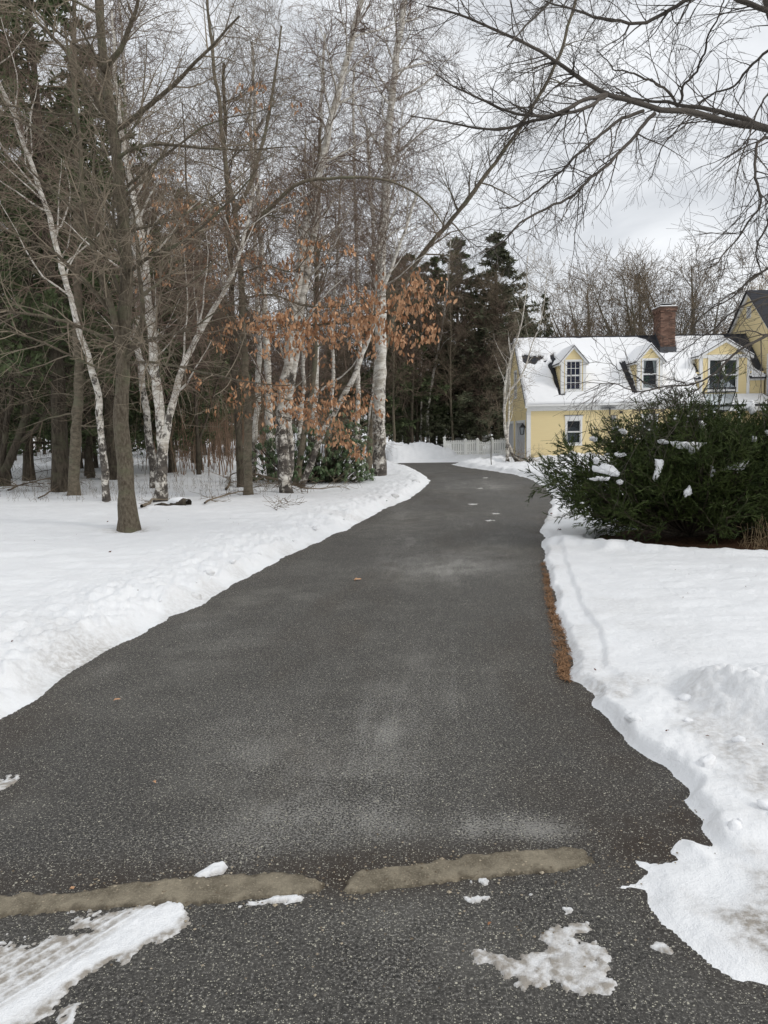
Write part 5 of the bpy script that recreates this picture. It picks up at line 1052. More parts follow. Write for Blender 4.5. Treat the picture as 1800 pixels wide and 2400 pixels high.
# ------------------------------------------------------------------ trees of the wood and far trees: a few kinds, many copies
def variant(seed, H, r0, mt, mc, name='bare_tree', n1=26, t0=.3, L1=(1.4, 3.0), a1=(30, 65), trop=.04, n2=8, n3=6, n4=2, fork=0, L2=(.7, 1.6), L3=(.35, .9), L4=(.2, .5), tip=.005, lean=.4, trop2=0.0, foot=None, lfun=None, curl=.16, rl=.42):
    rng = np.random.default_rng(seed); root = empty(name, (0, 0, 0)); K = 26
    z = np.linspace(0, H, K); dx = np.cumsum(rng.normal(0, 1, K))*.05*lean; dy = np.cumsum(rng.normal(0, 1, K))*.05*lean; lx = rng.normal(0, lean*.1)
    P = np.stack([dx+lx*z, dy+rng.normal(0, lean*.05)*z, z], -1); P -= P[0]; R = r0*(1-.85*(z/H)**.9)*(1+.25*np.exp(-z/.25)); st = [(P[None], R[None])]
    for k in range(fork):
        i = rng.integers(int(K*.08), int(K*.3)); a = rng.uniform(0, 2*PI); ww = [P[i]]; d = np.array([math.cos(a)*.45, math.sin(a)*.45, 1.0])
        for j in range(6): d[:2] *= rng.uniform(.85, 1.15); ww.append(ww[-1]+d*H*.12)
        p, r = resample(ww, np.linspace(R[i]*.75, .02, 7), 16, .03, rng); st.append((p[None], r[None]))
    tr = [(p, r, 8) for p, r in st]; l1 = []
    for k, (p, r) in enumerate(st): c, q, _ = sprout(rng, p, r, n1 if k == 0 else int(n1*.6), t0 if k == 0 else .1, 1, L1, a1, 7, curl*.8, trop, rl, .008, rmax=.06, lfun=lfun or (lambda t: 1.15-.7*t), even=True); l1.append((c, q)); tr.append((c, q, 5))
    c1 = np.concatenate([c for c, q in l1]); q1 = np.concatenate([q for c, q in l1]); cr = []
    c2, q2, _ = sprout(rng, c1, q1, n2, .12, 1, L2, (28, 62), 5, curl, trop2, .55, tip*1.2, rmax=.02); cr.append((c2, q2, 3))
    c3, q3, _ = sprout(rng, c2, q2, n3, .1, 1, L3, (25, 60), 4, curl, trop2, .6, tip, rmax=.009); cr.append((c3, q3, 3))
    if n4: c4, q4, _ = sprout(rng, c3, q3, n4, .15, 1, L4, (25, 60), 3, curl, trop2, .8, tip, rmax=.006); cr.append((c4, q4, 3))
    join('trunk', tr, mt, root, True, foot); join('crown', cr, mc, root)
    return root
pv = [variant(101, 15, .12, M_grey, M_tw_brown), variant(102, 17, .11, M_birch, M_tw_purple, 'birch_tree', trop2=-.05, foot=2.5), variant(103, 13, .12, M_dark, M_tw_purple, fork=1),
      variant(104, 16, .145, M_dark, M_tw_brown, n1=34, t0=.15, a1=(55, 90), trop=-.02, L1=(1.0, 2.4)), variant(105, 14, .10, M_birch, M_tw_purple, 'birch_tree', lean=1.2, trop2=-.04, foot=2.2, n1=20)]
rs = random.Random(77); first = [True]*5; spots = []
tries = 0
while len(spots) < 100 and tries < 9000:
    tries += 1; Y = rs.uniform(24.5, 78); X = rs.uniform(-.62*Y-3, 4.5 if Y > 56 else -.2)
    px = 900+X/Y*1800
    if px > 850 and Y < 52: continue
    if px > 905 and rs.random() < .6: continue
    if Y < 24 and px > 520: continue
    if 560 < px < 900 and rs.random() < .25: continue
    if math.hypot(X-1.4, Y-44) < 4.5 or (X > -8.5 and 34.5 < Y < 43.5): continue
    if any(math.hypot(X-a, Y-b) < 1.15 for a, b in spots): continue
    spots.append((X, Y))
def place(i, protos, used, X, Y, s, rzv, label, cat, group, zoff=-.08):
    o = protos[i] if not used[i] else copy_tree(protos[i]); used[i] = True
    o.location = (X, Y, snow_z(X, Y)+zoff); o.rotation_euler = (0, 0, rzv); o.scale = (s, s, s); tag(o, label, cat, group); return o
used = [False]*5
wherez = lambda px: 'left of the maple' if px < 262 else 'between maple and slim beech' if px < 575 else 'between slim beech and thick birch' if px < 880 else 'right of the thick birch'
whered = lambda Y: 'at the wood front' if Y < 36 else 'in mid wood' if Y < 54 else 'far back in the wood'
for k, (X, Y) in enumerate(spots):
    i = rs.choice([0, 0, 1, 2, 3, 3, 4]) if k > 4 else k; s = rs.uniform(.55, 1.0)
    if Y < 30: s = rs.uniform(.6, .95)
    kd = ['grey straight bare tree', 'straight white birch', 'dark forked bare tree', 'dark shaggy many limbed tree', 'crooked white birch'][i]; px = 900+X/Y*1800; bl = kd+' '+whered(Y)+', '+wherez(px)
    place(i, pv, used, X, Y, s, rs.uniform(0, 6.28), bl, 'birch' if i in (1, 4) else 'tree', bl.replace(',', '')+'')

for px, Y, i, s, lab in ((925, 47.5, 0, .80, 'slim grey tree before the hemlocks right of the thick birch'), (968, 48, 2, .85, 'forked bare tree rising behind the snow heap'), (1062, 49, 0, .78, 'slim grey tree just behind the left fence post'), (1096, 50.5, 2, .8, 'bare tree behind the left fence bay'), (1128, 49.5, 3, .72, 'shaggy bare tree behind the fence middle'), (1170, 50, 0, .7, 'slim grey tree left of the garage gable behind the fence'), (905, 50, 4, .85, 'crooked pale birch before the hemlocks')):
    place(i, pv, used, (px-900)/1800*Y, Y, s, rs.uniform(0, 6.28), lab, 'birch' if i in (1, 4) else 'tree', None)
# conifers
def conifer(seed, H, r0, n, Lb, mt, mn, droop, bl, name='spruce_tree', t0=.08, ns=12, nb=11, K=6, dead=0, taper=1.0, bw=.03, dens=1.0):
    rng = np.random.default_rng(seed); root = empty(name, (0, 0, 0)); z = np.linspace(0, H, 16)
    P = np.stack([.02*np.cumsum(rng.normal(0, 1, 16)), .02*np.cumsum(rng.normal(0, 1, 16)), z], -1); P -= P[0]; R = r0*(1-.93*z/H)*(1+.3*np.exp(-z/.3))
    c1, q1, t1 = sprout(rng, P[None], R[None], n, t0, .995, (Lb*.75, Lb*1.15), (68, 95), K, .06, droop, .25, .006, rmax=.05, lfun=lambda t: np.clip((1-t)**taper*1.05+.05, 0, 1)*(0.7+.3*ss(t0-.02, t0+.18, t)), even=True)
    tr = [(P[None], R[None], 8), (c1, q1, 4)]
    if dead: cd, qd, _ = sprout(rng, P[None], R[None], dead, .03, t0+.25, (.5, 1.6), (60, 100), 5, .12, -.03, .2, .005, rmax=.012); tr.append((cd, qd, 3)); ce, qe, _ = sprout(rng, cd, qd, 6, .2, 1, (.2, .6), (30, 70), 3, .15, 0, .7, .004); tr.append((ce, qe, 3))
    join('trunk', tr, mt, root, True)
    c2, q2, _ = sprout(rng, c1, q1, ns, .12, 1, (.35, .8), (35, 62), 4, .10, droop*1.1, .5, .004, lfun=lambda t: 1.15-.7*t)
    pl = np.repeat(np.clip(np.linalg.norm(c1[:, -1]-c1[:, 0], axis=1)/(Lb*.62), .16, 1), ns)[:, None, None]; c2 = c2[:, :1]+(c2-c2[:, :1])*pl
    # blades: narrow two-triangle needles clumps along the side sprays
    Lf = []
    for src, m_ in ((c2, nb), (c1, nb*2)):
        M, Kp, _ = src.shape; t = rng.random((M, m_))*.92+.08; f = t*(Kp-1); i = np.minimum(f.astype(int), Kp-2); w = (f-i)[..., None]; mi = np.arange(M)[:, None]
        A = src[mi, i]; Bv = src[mi, i+1]; p = (A+(Bv-A)*w).reshape(-1, 3); tg = (Bv-A).reshape(-1, 3); tg /= np.linalg.norm(tg, axis=1, keepdims=True)+1e-9
        d = tg*.75+rng.normal(0, .5, p.shape); d[:, 2] -= .12; d /= np.linalg.norm(d, axis=1, keepdims=True); sd = np.cross(d, rng.normal(0, 1, p.shape)); sd /= np.linalg.norm(sd, axis=1, keepdims=True)
        l_ = bl*rng.uniform(.6, 1.25, (len(p), 1)); Lf.append(np.stack([p, p+d*l_*.45+sd*bw, p+d*l_, p+d*l_*.45-sd*bw], 1))
    V = np.concatenate(Lf); k = len(V); F = np.arange(k*4).reshape(k, 4); obj('crown', mesh('crown', V.reshape(-1, 3), F, mn), root); return root
cv = [conifer(201, 15, .20, 120, 4.4, M_dark, M_needle, -.035, .27, ns=13, nb=12, bw=.036, taper=.95), conifer(202, 14, .19, 90, 3.2, M_dark, M_needle2, -.02, .27, 'hemlock_tree', t0=.10, ns=12, nb=11, dead=20, taper=.75, bw=.045),
      conifer(203, 10, .13, 80, 2.1, M_dark, M_needle, -.02, .17, ns=11, nb=11, bw=.028, t0=.05), conifer(204, 16, .24, 95, 3.6, M_dark, M_needle2, -.03, .26, 'hemlock_tree', t0=.20, ns=12, nb=11, dead=30, taper=.6, bw=.042)]
cu = [False]*4
def cz(i, px, py_top, Y, s0, label, rot=None, group=None, wid=1.0):
    p = U(px, py_top, Y); zb = snow_z(p[0], p[1]); s = (p[2]-zb)/s0
    if group: pass
    o = place(i, cv, cu, p[0], p[1], s, rs.uniform(0, 6.28) if rot is None else rot, label, 'spruce' if i in (0, 2) else 'hemlock', group); o.scale = (s*wid, s*wid, s); return o
Hs = [15, 14, 10, 16]
for i, px, pt, Y, lab, wd in [(0, 1160, 540, 51, 'tall pointed spruce left of the garage roof, its tip highest against the sky', 1.45), (1, 1072, 552, 53, 'dark narrow conifer just left of the tall pointed spruce', 1.25), (2, 1276, 690, 60, 'small pointed spruce behind the garage roof', .85),
        (0, 1215, 700, 56, 'low broad spruce between the tall one and the garage gable', 1.3), (1, 1010, 600, 52, 'dark conifer behind the snow heap at the bend', 1.3), (1, 950, 590, 50, 'brownish hemlock right of the thick birch', 1.3), (1, 880, 600, 56, 'dark hemlock directly behind the thick birch', 1.0),
        (2, 1120, 760, 50, 'short spruce behind the white fence', 1.5), (2, 1060, 800, 51, 'short dark spruce behind the left end of the fence', 1.5), (2, 975, 820, 50, 'short dark spruce behind the snow heap', 1.6), (1, 1110, 690, 56, 'hemlock filling the gap behind the fence', 1.6), (1, 1030, 640, 58, 'olive hemlock between the two pointed conifers at the bend', 1.7), (1, 1175, 660, 60, 'olive hemlock behind the tall pointed spruce', 1.7), (1, 925, 640, 60, 'olive hemlock behind the brownish one', 1.7), (0, 1245, 760, 57, 'low spruce peeping over the left end of the garage roof', 1.6)]:
    cz(i, px, pt, Y, Hs[i], lab, wid=wd)
for i, px, pt, Y, lab, wd in [(3, 60, -260, 21, 'big dark hemlock whose foliage fills the upper left corner', 1.0), (3, -90, -200, 24, 'dark hemlock cut by the left edge of the photo', 1.0), (3, 210, 100, 27, 'dark hemlock behind the top of the leaning birch', 1.0), (1, 20, 380, 27, 'low dense hemlock behind the crooked tree at the left edge', 1.3), (1, 175, 480, 29, 'low dense hemlock behind the straight grey trunk', 1.3), (1, 380, 560, 31, 'low dense hemlock behind the forked birch', 1.2), (0, 130, 250, 36, 'tall spruce deep at the left between the hemlocks', 1.2), (1, 90, 330, 33, 'dense hemlock deep at the left behind the crooked tree', 1.1), (1, 330, 380, 36, 'hemlock right behind the maple crown', 1.0), (3, 430, 440, 40, 'hemlock behind the upper dry leaves', .9)]:
    cz(i, px, pt, Y, Hs[i], lab, wid=wd)
cs = []
while len(cs) < 34:
    Y = rs.uniform(42, 84); X = rs.uniform(-.62*Y, 8.0 if Y > 60 else -.5); px = 900+X/Y*1800
    if math.hypot(X-1.4, Y-44) < 5 or (X > -9 and Y < 45) or any(math.hypot(X-a, Y-b) < 2.6 for a, b in cs): continue
    cs.append((X, Y)); i = rs.choice([0, 1, 1, 3]); s = rs.uniform(.62, .98)*(1.0 if px < 500 else .82)
    place(i, cv, cu, X, Y, s, rs.uniform(0, 6.28), ('dark spruce ' if i == 0 else 'bushy hemlock ' if i == 1 else 'tall bare footed hemlock ')+whered(Y)+', '+wherez(px), 'conifer', ('spruces ' if i == 0 else 'bushy hemlocks ' if i == 1 else 'tall hemlocks ')+whered(Y)+' '+wherez(px))

# bare trees behind the house
vh = [variant(301, 14, .32, M_grey, M_tw_brown, fork=6, n1=15, t0=.25, L1=(2.8, 5.2), a1=(20, 42), trop=.10, n2=8, n3=5, n4=0, L2=(1.2, 2.6), L3=(.6, 1.3), L4=(.3, .6), tip=.011, trop2=.05, lfun=lambda t: 1.1-.6*t),
      variant(302, 9, .12, M_grey, M_tw_purple, fork=3, n1=14, t0=.15, L1=(1.8, 3.2), a1=(25, 55), trop=.06, n2=7, n3=4, n4=1, tip=.012, trop2=.03),
      variant(303, 11, .2, M_grey, M_tw_pale, fork=3, n1=16, t0=.3, L1=(2.0, 3.6), a1=(25, 60), trop=.0, n2=8, n3=6, n4=1, tip=.009, trop2=-.10)]
vu = [False]*3
def ph(i, px, pt, Y, lab, grp=None, wid=1.0, hh=(17.0, 11.0, 13.0)):
    p = U(px, pt, Y); s = (p[2]-.1)/hh[i]; o = vh[i] if not vu[i] else copy_tree(vh[i]); vu[i] = True; o.location = (p[0], p[1], snow_z(p[0], p[1])-.1); o.rotation_euler = (0, 0, rs.uniform(0, 6.28)); o.scale = (s*wid, s*wid, s); tag(o, lab, 'tree', grp)
ph(0, 1525, 560, 56, 'tall spreading bare maple behind the chimney', wid=1.1); ph(0, 1650, 525, 57, 'tall spreading bare maple right of the chimney'); ph(0, 1400, 590, 72, 'spreading bare tree behind the left dormers')
ph(2, 1790, 590, 60, 'pale straw coloured willow crown at the right edge'); ph(2, 1850, 620, 66, 'pale willow behind the dark roof at the right edge')
for k in range(10):
    px = 1210+k*64+rs.uniform(-15, 15); ph(1, px, rs.uniform(710, 765) if px > 1290 else rs.uniform(735, 775), rs.uniform(66, 86), 'brushy bare tree behind the house roof, '+('left of the chimney' if px < 1526 else 'right of the chimney'), 'brushy bare trees behind the roof '+('left of the chimney' if px < 1526 else 'right of the chimney'), wid=1.25)
for k in range(22):
    Y = rs.uniform(62, 90); X = rs.uniform(-.6*Y, .08*Y); o = copy_tree(vh[1]); s = rs.uniform(.8, 1.15); o.location = (X, Y, snow_z(X, Y)-.1); o.rotation_euler = (0, 0, rs.uniform(0, 6.28)); o.scale = (s*1.3, s*1.3, s); zq = wherez(900+X/Y*1800); tag(o, 'low brushy bare tree far back in the wood, '+zq, 'tree', 'low brushy trees far back in the wood '+zq)
# ------------------------------------------------------------------ far wood mass closing the view
rng = np.random.default_rng(401)
n = 300; X = rng.uniform(-80, 12, n); Y = rng.uniform(88, 120, n); h = rng.uniform(5, 10, n); K = 5
P = np.zeros((n, K, 3)); t = np.linspace(0, 1, K); P[:, :, 0] = X[:, None]+rng.normal(0, .4, (n, 1))*t; P[:, :, 1] = Y[:, None]; P[:, :, 2] = h[:, None]*t
R = (rng.uniform(.04, .14, n)[:, None])*(1-.8*t)[None]
c, q, _ = sprout(rng, P, R, 7, .2, 1, (1.0, 2.6), (30, 70), 4, .15, .03, .5, .02); c2, q2, _ = sprout(rng, c, q, 4, .2, 1, (.5, 1.4), (30, 60), 3, .15, 0, .6, .014)
v1, f1 = tubes(P, R, 4, 0); v2, f2 = tubes(c, q, 3, len(v1)); v3, f3 = tubes(c2, q2, 3, len(v1)+len(v2))
o = obj('far_wood', mesh('far_wood', np.concatenate([v1, v2, v3]), np.concatenate([f1, f2, f3]), M_tw_brown)); tag(o, 'grey brown far-off wood closing the view behind all other trees', 'wood', kind='stuff')
# reddish brush and thin stems between the trunks
def brush(name, n, xr, yr, h, m, label, cat, cond=None, kids=5, r=(.006, .014), sub=2, kind='stuff'):
    X = rng.uniform(*xr, n); Y = rng.uniform(*yr, n)
    if cond: k = cond(X, Y); X = X[k]; Y = Y[k]
    n = len(X); zg, *_ = snow_eval(X, Y); K = 5; t = np.linspace(0, 1, K); h = rng.uniform(h[0], h[1], n); P = np.zeros((n, K, 3)); a = rng.normal(0, .12, (n, 2))
    P[:, :, 0] = X[:, None]+a[:, :1]*(h[:, None]*t)+rng.normal(0, .02, (n, K)); P[:, :, 1] = Y[:, None]+a[:, 1:]*(h[:, None]*t); P[:, :, 2] = zg[:, None]-.03+h[:, None]*t
    R = rng.uniform(*r, n)[:, None]*(1-.7*t)[None]; V, F = tubes(P, R, 4, 0); Vs = [V]; Fs = [F]; off = len(V); pp, rr_ = P, R
    for s in range(sub):
        pp, rr_, _ = sprout(rng, pp, rr_, kids, .15, 1, (.25*h.mean()*.6, .5*h.mean()*.6) if s == 0 else (.1, .35), (25, 60), 4, .15, .02, .6, .0025); v, f = tubes(pp, rr_, 3, off); Vs.append(v); Fs.append(f); off += len(v)
    o = obj(name, mesh(name, np.concatenate(Vs), np.concatenate(Fs), m)); tag(o, label, cat, kind=kind); return o
pxc = lambda X, Y: 900+X/Y*1800
brush('brush', 420, (-18, -4), (27, 44), (1.6, 4.2), M_tw_red, 'reddish brown brush thicket behind the birches, left of the evergreen shrub', 'brush', lambda X, Y: (pxc(X, Y) > 340) & (pxc(X, Y) < 640), 5, r=(.008, .02))
brush('brush', 190, (-40, -3), (24, 60), (.8, 3.0), M_tw_brown, 'tangled brown undergrowth among the trunks of the left wood', 'brush', lambda X, Y: (pxc(X, Y) < 900) & ~((X > -9) & (Y > 34) & (Y < 44)), 5)
brush('dry_stalks', 420, (-10.5, -2.8), (17.5, 24), (.12, .5), M_tw_brown, 'thin dry stalks poking through the snow at the wood edge', 'stalks', lambda X, Y: pxc(X, Y) < 690, 2, (.002, .004), 1)
# ------------------------------------------------------------------ fallen branches
def fallen(pts, r0, label, seed, m=M_tw_brown, n2=9, L=(.4, 1.1), name='fallen_branch', flat=.35):
    rg_ = np.random.default_rng(seed); W = [S(a, b)+np.array([0, 0, .03+h]) for a, b, h in pts]; b0 = W[0].copy(); P, R = resample(W, np.linspace(r0, r0*.25, len(W)), 18, .02, rg_)
    root = empty(name, tuple(b0)); tag(root, label, 'branch')
    c, q, _ = sprout(rg_, P[None], R[None], n2, .1, 1, L, (25, 65), 7, .2, .0, .6, .004, bias=(0, 0, .0)); c[:, :, 2] = c[:, :1, 2]+(c[:, :, 2]-c[:, :1, 2])*flat; c2, q2, _ = sprout(rg_, c, q, 6, .15, 1, (.15, .5), (25, 60), 5, .2, .02, .7, .003)
    join('limb', [(P[None], R[None], 8)], m, root, True, None, b0); join('twigs', [(c, q, 5), (c2, q2, 4)], m, root, False, None, b0)
fallen([(480, 1182, 0), (520, 1168, .04), (560, 1163, .05), (600, 1150, .1), (640, 1150, .1)], .022, 'dead branch lying on snow in front of the beech foot, tip to the left', 1, n2=8)
fallen([(580, 1128, .25), (640, 1140, .2), (690, 1152, .12), (740, 1158, .05), (800, 1150, .05)], .03, 'tangle of fallen branches below the bright birch and evergreen shrub', 2, n2=26, L=(.5, 1.4))
fallen([(530, 1150, .0), (545, 1128, .2), (575, 1130, .35)], .035, 'short crooked fallen branch between the dark trunk and red brush', 3, n2=5)
fallen([(674, 1185, .05), (665, 1180, .1), (640, 1195, .0)], .012, 'small forked twig lying forward on the snow below the bright birch', 4, n2=6, L=(.3, .6))
fallen([(332, 1190, .0), (365, 1176, .05), (400, 1177, .05)], .035, 'pale fallen stick right of the maple trunk', 5, M_tw_grey, n2=1, L=(.1, .3))
fallen([(90, 1172, .02), (130, 1155, .1), (150, 1150, .2), (190, 1120, .2)], .02, 'thin fallen branch on the snow at the wood edge, far left', 6, n2=9)
fallen([(20, 1160, .1), (60, 1150, .2), (120, 1140, .25), (165, 1135, .1)], .025, 'brushy pile of fallen branches left of the straight grey trunk', 7, n2=22, L=(.5, 1.2))
# snowy logs
o = empty('log_pile', tuple(S(430, 1184))); tag(o, 'low snow covered log end right of the maple', 'log'); rl = np.random.default_rng(3); join('log', [(*[q[None] for q in resample([(-.30, .16, .02), (-.12, .08, .05), (.14, -.04, .05)], [.05, .075, .085], 14, .012, rl)], 9)], M_dark, o, True); join('log', [(*[q[None] for q in resample([(-.62, .02, .0), (-.4, -.05, .03), (-.22, -.10, .015)], [.02, .04, .035], 10, .012, rl)], 8)], M_dark, o, True)
m = MB(); pass; join('snow_cap', [(*[q[None] for q in resample([(-.36, .18, .03), (-.2, .11, .10), (-.02, .04, .11), (.07, .0, .10)], [.05, .075, .06, .02], 14, .01, rl)], 9)], M_snow2, o, True)

# ------------------------------------------------------------------ rhododendron
rgr = np.random.default_rng(501); YR_ = 24.6
root = empty('evergreen_shrub', tuple(U(745, 1110, YR_)[:2])+(.12,)); tag(root, 'dark glossy leaved evergreen shrub at the foot of the birches', 'shrub'); rb_ = np.array(root.location)
cl = []
for (px, py, sx_, sy_, n, Y) in [(820, 1050, 30, 40, 80, 23.4), (770, 1070, 48, 42, 100, 23.2), (720, 1070, 45, 46, 90, 23.4), (660, 1065, 40, 46, 70, 24.0), (640, 1050, 30, 38, 45, 24.6), (795, 1000, 24, 26, 40, 23.8), (840, 1075, 20, 36, 50, 23.4), (620, 1085, 26, 30, 36, 24.6), (800, 1105, 45, 14, 45, 23.0), (700, 1105, 40, 14, 40, 23.2)]:
    for _ in range(n):
        a = np.clip(rgr.normal(0, 1), -1.6, 1.6); b = np.clip(rgr.normal(0, 1), -1.5, 1.2); p = U(px+a*sx_, min(py+b*sy_, 1118), Y+rgr.uniform(-.8, .8)); p[2] = max(p[2], .2); cl.append(p)
cl = np.array(cl); K = 6; nS = len(cl); b0 = np.stack([rb_[0]+(cl[:, 0]-rb_[0])*.35, rb_[1]+(cl[:, 1]-rb_[1])*.4, np.full(nS, .1)], -1)
t = np.linspace(0, 1, K)[None, :, None]; Pst = b0[:, None]+(cl-b0)[:, None]*t; Pst[:, :, 2] -= 0.15*np.sin(PI*t[..., 0]); join('stems', [(Pst, np.full((nS, K), .008)*(1.6-t[..., 0]), 4)], M_dark, root, False, None, rb_)
lv = np.array([[0, 0, 0], [.020, .045, -.006], [.026, .085, -.016], [.014, .12, -.03], [0, .14, -.042], [-.014, .12, -.03], [-.026, .085, -.016], [-.020, .045, -.006], [0, .06, .004], [0, .10, -.012]])
me_l = mesh('leaf', lv, lf_, M_rhodo, True); V = []; F = []; off = 0; cnt = 0; oc = np.argsort(cl[:, 1])
for ci in oc:
    k = 9; a0 = rgr.uniform(0, 6.28)
    for j in range(k):
        Rm = Matrix.Rotation(a0+j*2*PI/k+rgr.uniform(-.2, .2), 3, 'Z') @ Matrix.Rotation(-rgr.uniform(.2, 1.15), 3, 'X'); s = rgr.uniform(.8, 1.25)
        if cnt < 270: o = obj('leaf', me_l, root); o.matrix_local = Matrix.Translation(Vector(cl[ci]-rb_)) @ (Rm*s).to_4x4(); cnt += 1
        else: V.append(lv@np.array(Rm*s).T+cl[ci]-rb_); F.append(lf_+off); off += 10
o = obj('foliage', mesh('foliage', np.concatenate(V), np.concatenate(F), M_rhodo, True), root); o['kind'] = 'stuff'

# ------------------------------------------------------------------ juniper
DUST = []
def juniper(cx, cy, seed, n, Rx, Ry, Hh, label, zmin=.24, az=None):
    rj = np.random.default_rng(seed); root = empty('juniper', (cx, cy, 0)); tag(root, label, 'juniper')
    L_ = []; K = 9
    P = np.zeros((n, K, 3)); th = rj.uniform(0, 2*PI, n) if az is None else rj.uniform(az[0], az[1], n); el = rj.beta(1.25, 1.15, n); s = rj.uniform(.60, 1.04, n)*np.where(rj.random(n) < .10, rj.uniform(1.1, 1.28, n), 1)
    e = el*PI/2*.96+.02; ex = Rx*np.cos(th)*np.cos(e)*s; ey = Ry*np.sin(th)*np.cos(e)*s; ez = zmin+(Hh-zmin)*np.sin(e)**.85*s*rj.uniform(.9, 1.1, n)
    t = np.linspace(0, 1, K); jx = rj.normal(0, .05, (n, K)).cumsum(1)*.6; jy = rj.normal(0, .05, (n, K)).cumsum(1)*.6
    P[:, :, 0] = ex[:, None]*t**.85+jx*t; P[:, :, 1] = ey[:, None]*t**.85+jy*t; P[:, :, 2] = .05+ez[:, None]*(t**1.15)*1.0+rj.normal(0, .03, (n, K))*t
    P[:, -2:, 2] += rj.uniform(0, .05, (n, 1)); R = rj.uniform(.014, .03, n)[:, None]*(1-.85*t)[None]
    c2, q2, _ = sprout(rj, P, R, 15, .34, 1, (.22, .62), (20, 55), 5, .10, .012, .5, .003, lfun=lambda t: 1.25-.6*t)
    c2[:, :, 2] = c2[:, :1, 2]+(c2[:, :, 2]-c2[:, :1, 2])*.8
    c3, q3, _ = sprout(rj, c2, q2, 6, .1, 1, (.08, .22), (22, 50), 4, .09, .04, .6, .002)
    join('branches', [(P, R, 6), (c2, q2, 3)], M_dark, root)
    Lf = []
    for src, m_, bl in ((c3, 14, .046), (c2, 16, .046), (P[:, 5:], 20, .05)):
        M, Kp, _ = src.shape; tt = rj.random((M, m_))*.9+.1; f = tt*(Kp-1); i = np.minimum(f.astype(int), Kp-2); w = (f-i)[..., None]; mi = np.arange(M)[:, None]; A = src[mi, i]; Bv = src[mi, i+1]
        p = (A+(Bv-A)*w).reshape(-1, 3); tg = (Bv-A).reshape(-1, 3); tg /= np.linalg.norm(tg, axis=1, keepdims=True)+1e-9
        d = tg+rj.normal(0, .30, p.shape); d /= np.linalg.norm(d, axis=1, keepdims=True); sd = np.cross(d, rj.normal(0, 1, p.shape)); sd /= np.linalg.norm(sd, axis=1, keepdims=True); l_ = bl*rj.uniform(.7, 1.3, (len(p), 1))
        Lf.append(np.stack([p-d*l_*.1-sd*.0058, p-d*l_*.1+sd*.0058, p+d*l_], 1))
    V = np.concatenate(Lf); k = len(V); obj('foliage', mesh('foliage', V.reshape(-1, 3), np.arange(k*3).reshape(k, 3), M_jun), root); DUST.append(c2.reshape(-1, 3)+np.array([cx, cy, 0])); return k
kj = juniper(4.45, 11.1, 601, 290, 2.3, 1.4, 1.84, 'wide dark green juniper left of and around the lamp post, dabs of snow on it')
kj += juniper(6.35, 11.4, 602, 150, 1.95, 1.4, 2.04, 'taller dark green juniper cut off by the right edge')
print('juniper blades', kj)
# snow caught on the juniper: each clump follows a traced outline but is a thick rounded lump
def clump(pts, Y, label, depth=.07):
    P = np.array([U(a, b, Y) for a, b in pts]); c = P.mean(0); P = P-c; n = len(P)
    ring = []; k = 28; s = np.r_[0, np.cumsum(np.linalg.norm(np.diff(np.vstack([P, P[:1]]), axis=0), axis=1))]; t = np.linspace(0, s[-1], k+1)[:-1]; PP = np.vstack([P, P[:1]]); E = np.stack([np.interp(t, s, PP[:, i]) for i in range(3)], -1)
    E = (np.roll(E, 1, 0)+E*2+np.roll(E, -1, 0))/4; lay = []
    rc = np.random.default_rng(int(Y*1000)+n+int(pts[0][0])); 
    for j, (sc_, dy) in enumerate([(.45, 1.0), (.8, .72), (1.0, .2), (1.0, -.25), (.82, -.75), (.45, -1.0)]):
        q = E*sc_*(1+.16*fbm(E[:, :1]*22+j, E[:, 2:]*22, 3, 5)); q[:, 1] -= dy*depth*.5; q = q+rc.normal(0, .007, q.shape); q[:, 2] += .01*dy; lay.append(q)
    V = np.vstack(lay+[[[0, -depth*.55, 0]], [[0, depth*.55, 0]]]); F4 = []; F3 = []
    for j in range(5):
        for i in range(k): F4.append([j*k+i, j*k+(i+1) % k, (j+1)*k+(i+1) % k, (j+1)*k+i])
    for i in range(k): F3.append([6*k, (i+1) % k, i]); F3.append([6*k+1, 5*k+i, 5*k+(i+1) % k])
    o = obj('snow_clump', mesh('snow_clump', V, [np.array(F4), np.array(F3)], M_snow2, True), loc=tuple(c)); tag(o, label, 'snow clump', 'snow clumps caught on the junipers')
zC = lambda pts: zh(pts, 1240, 900, .3376)
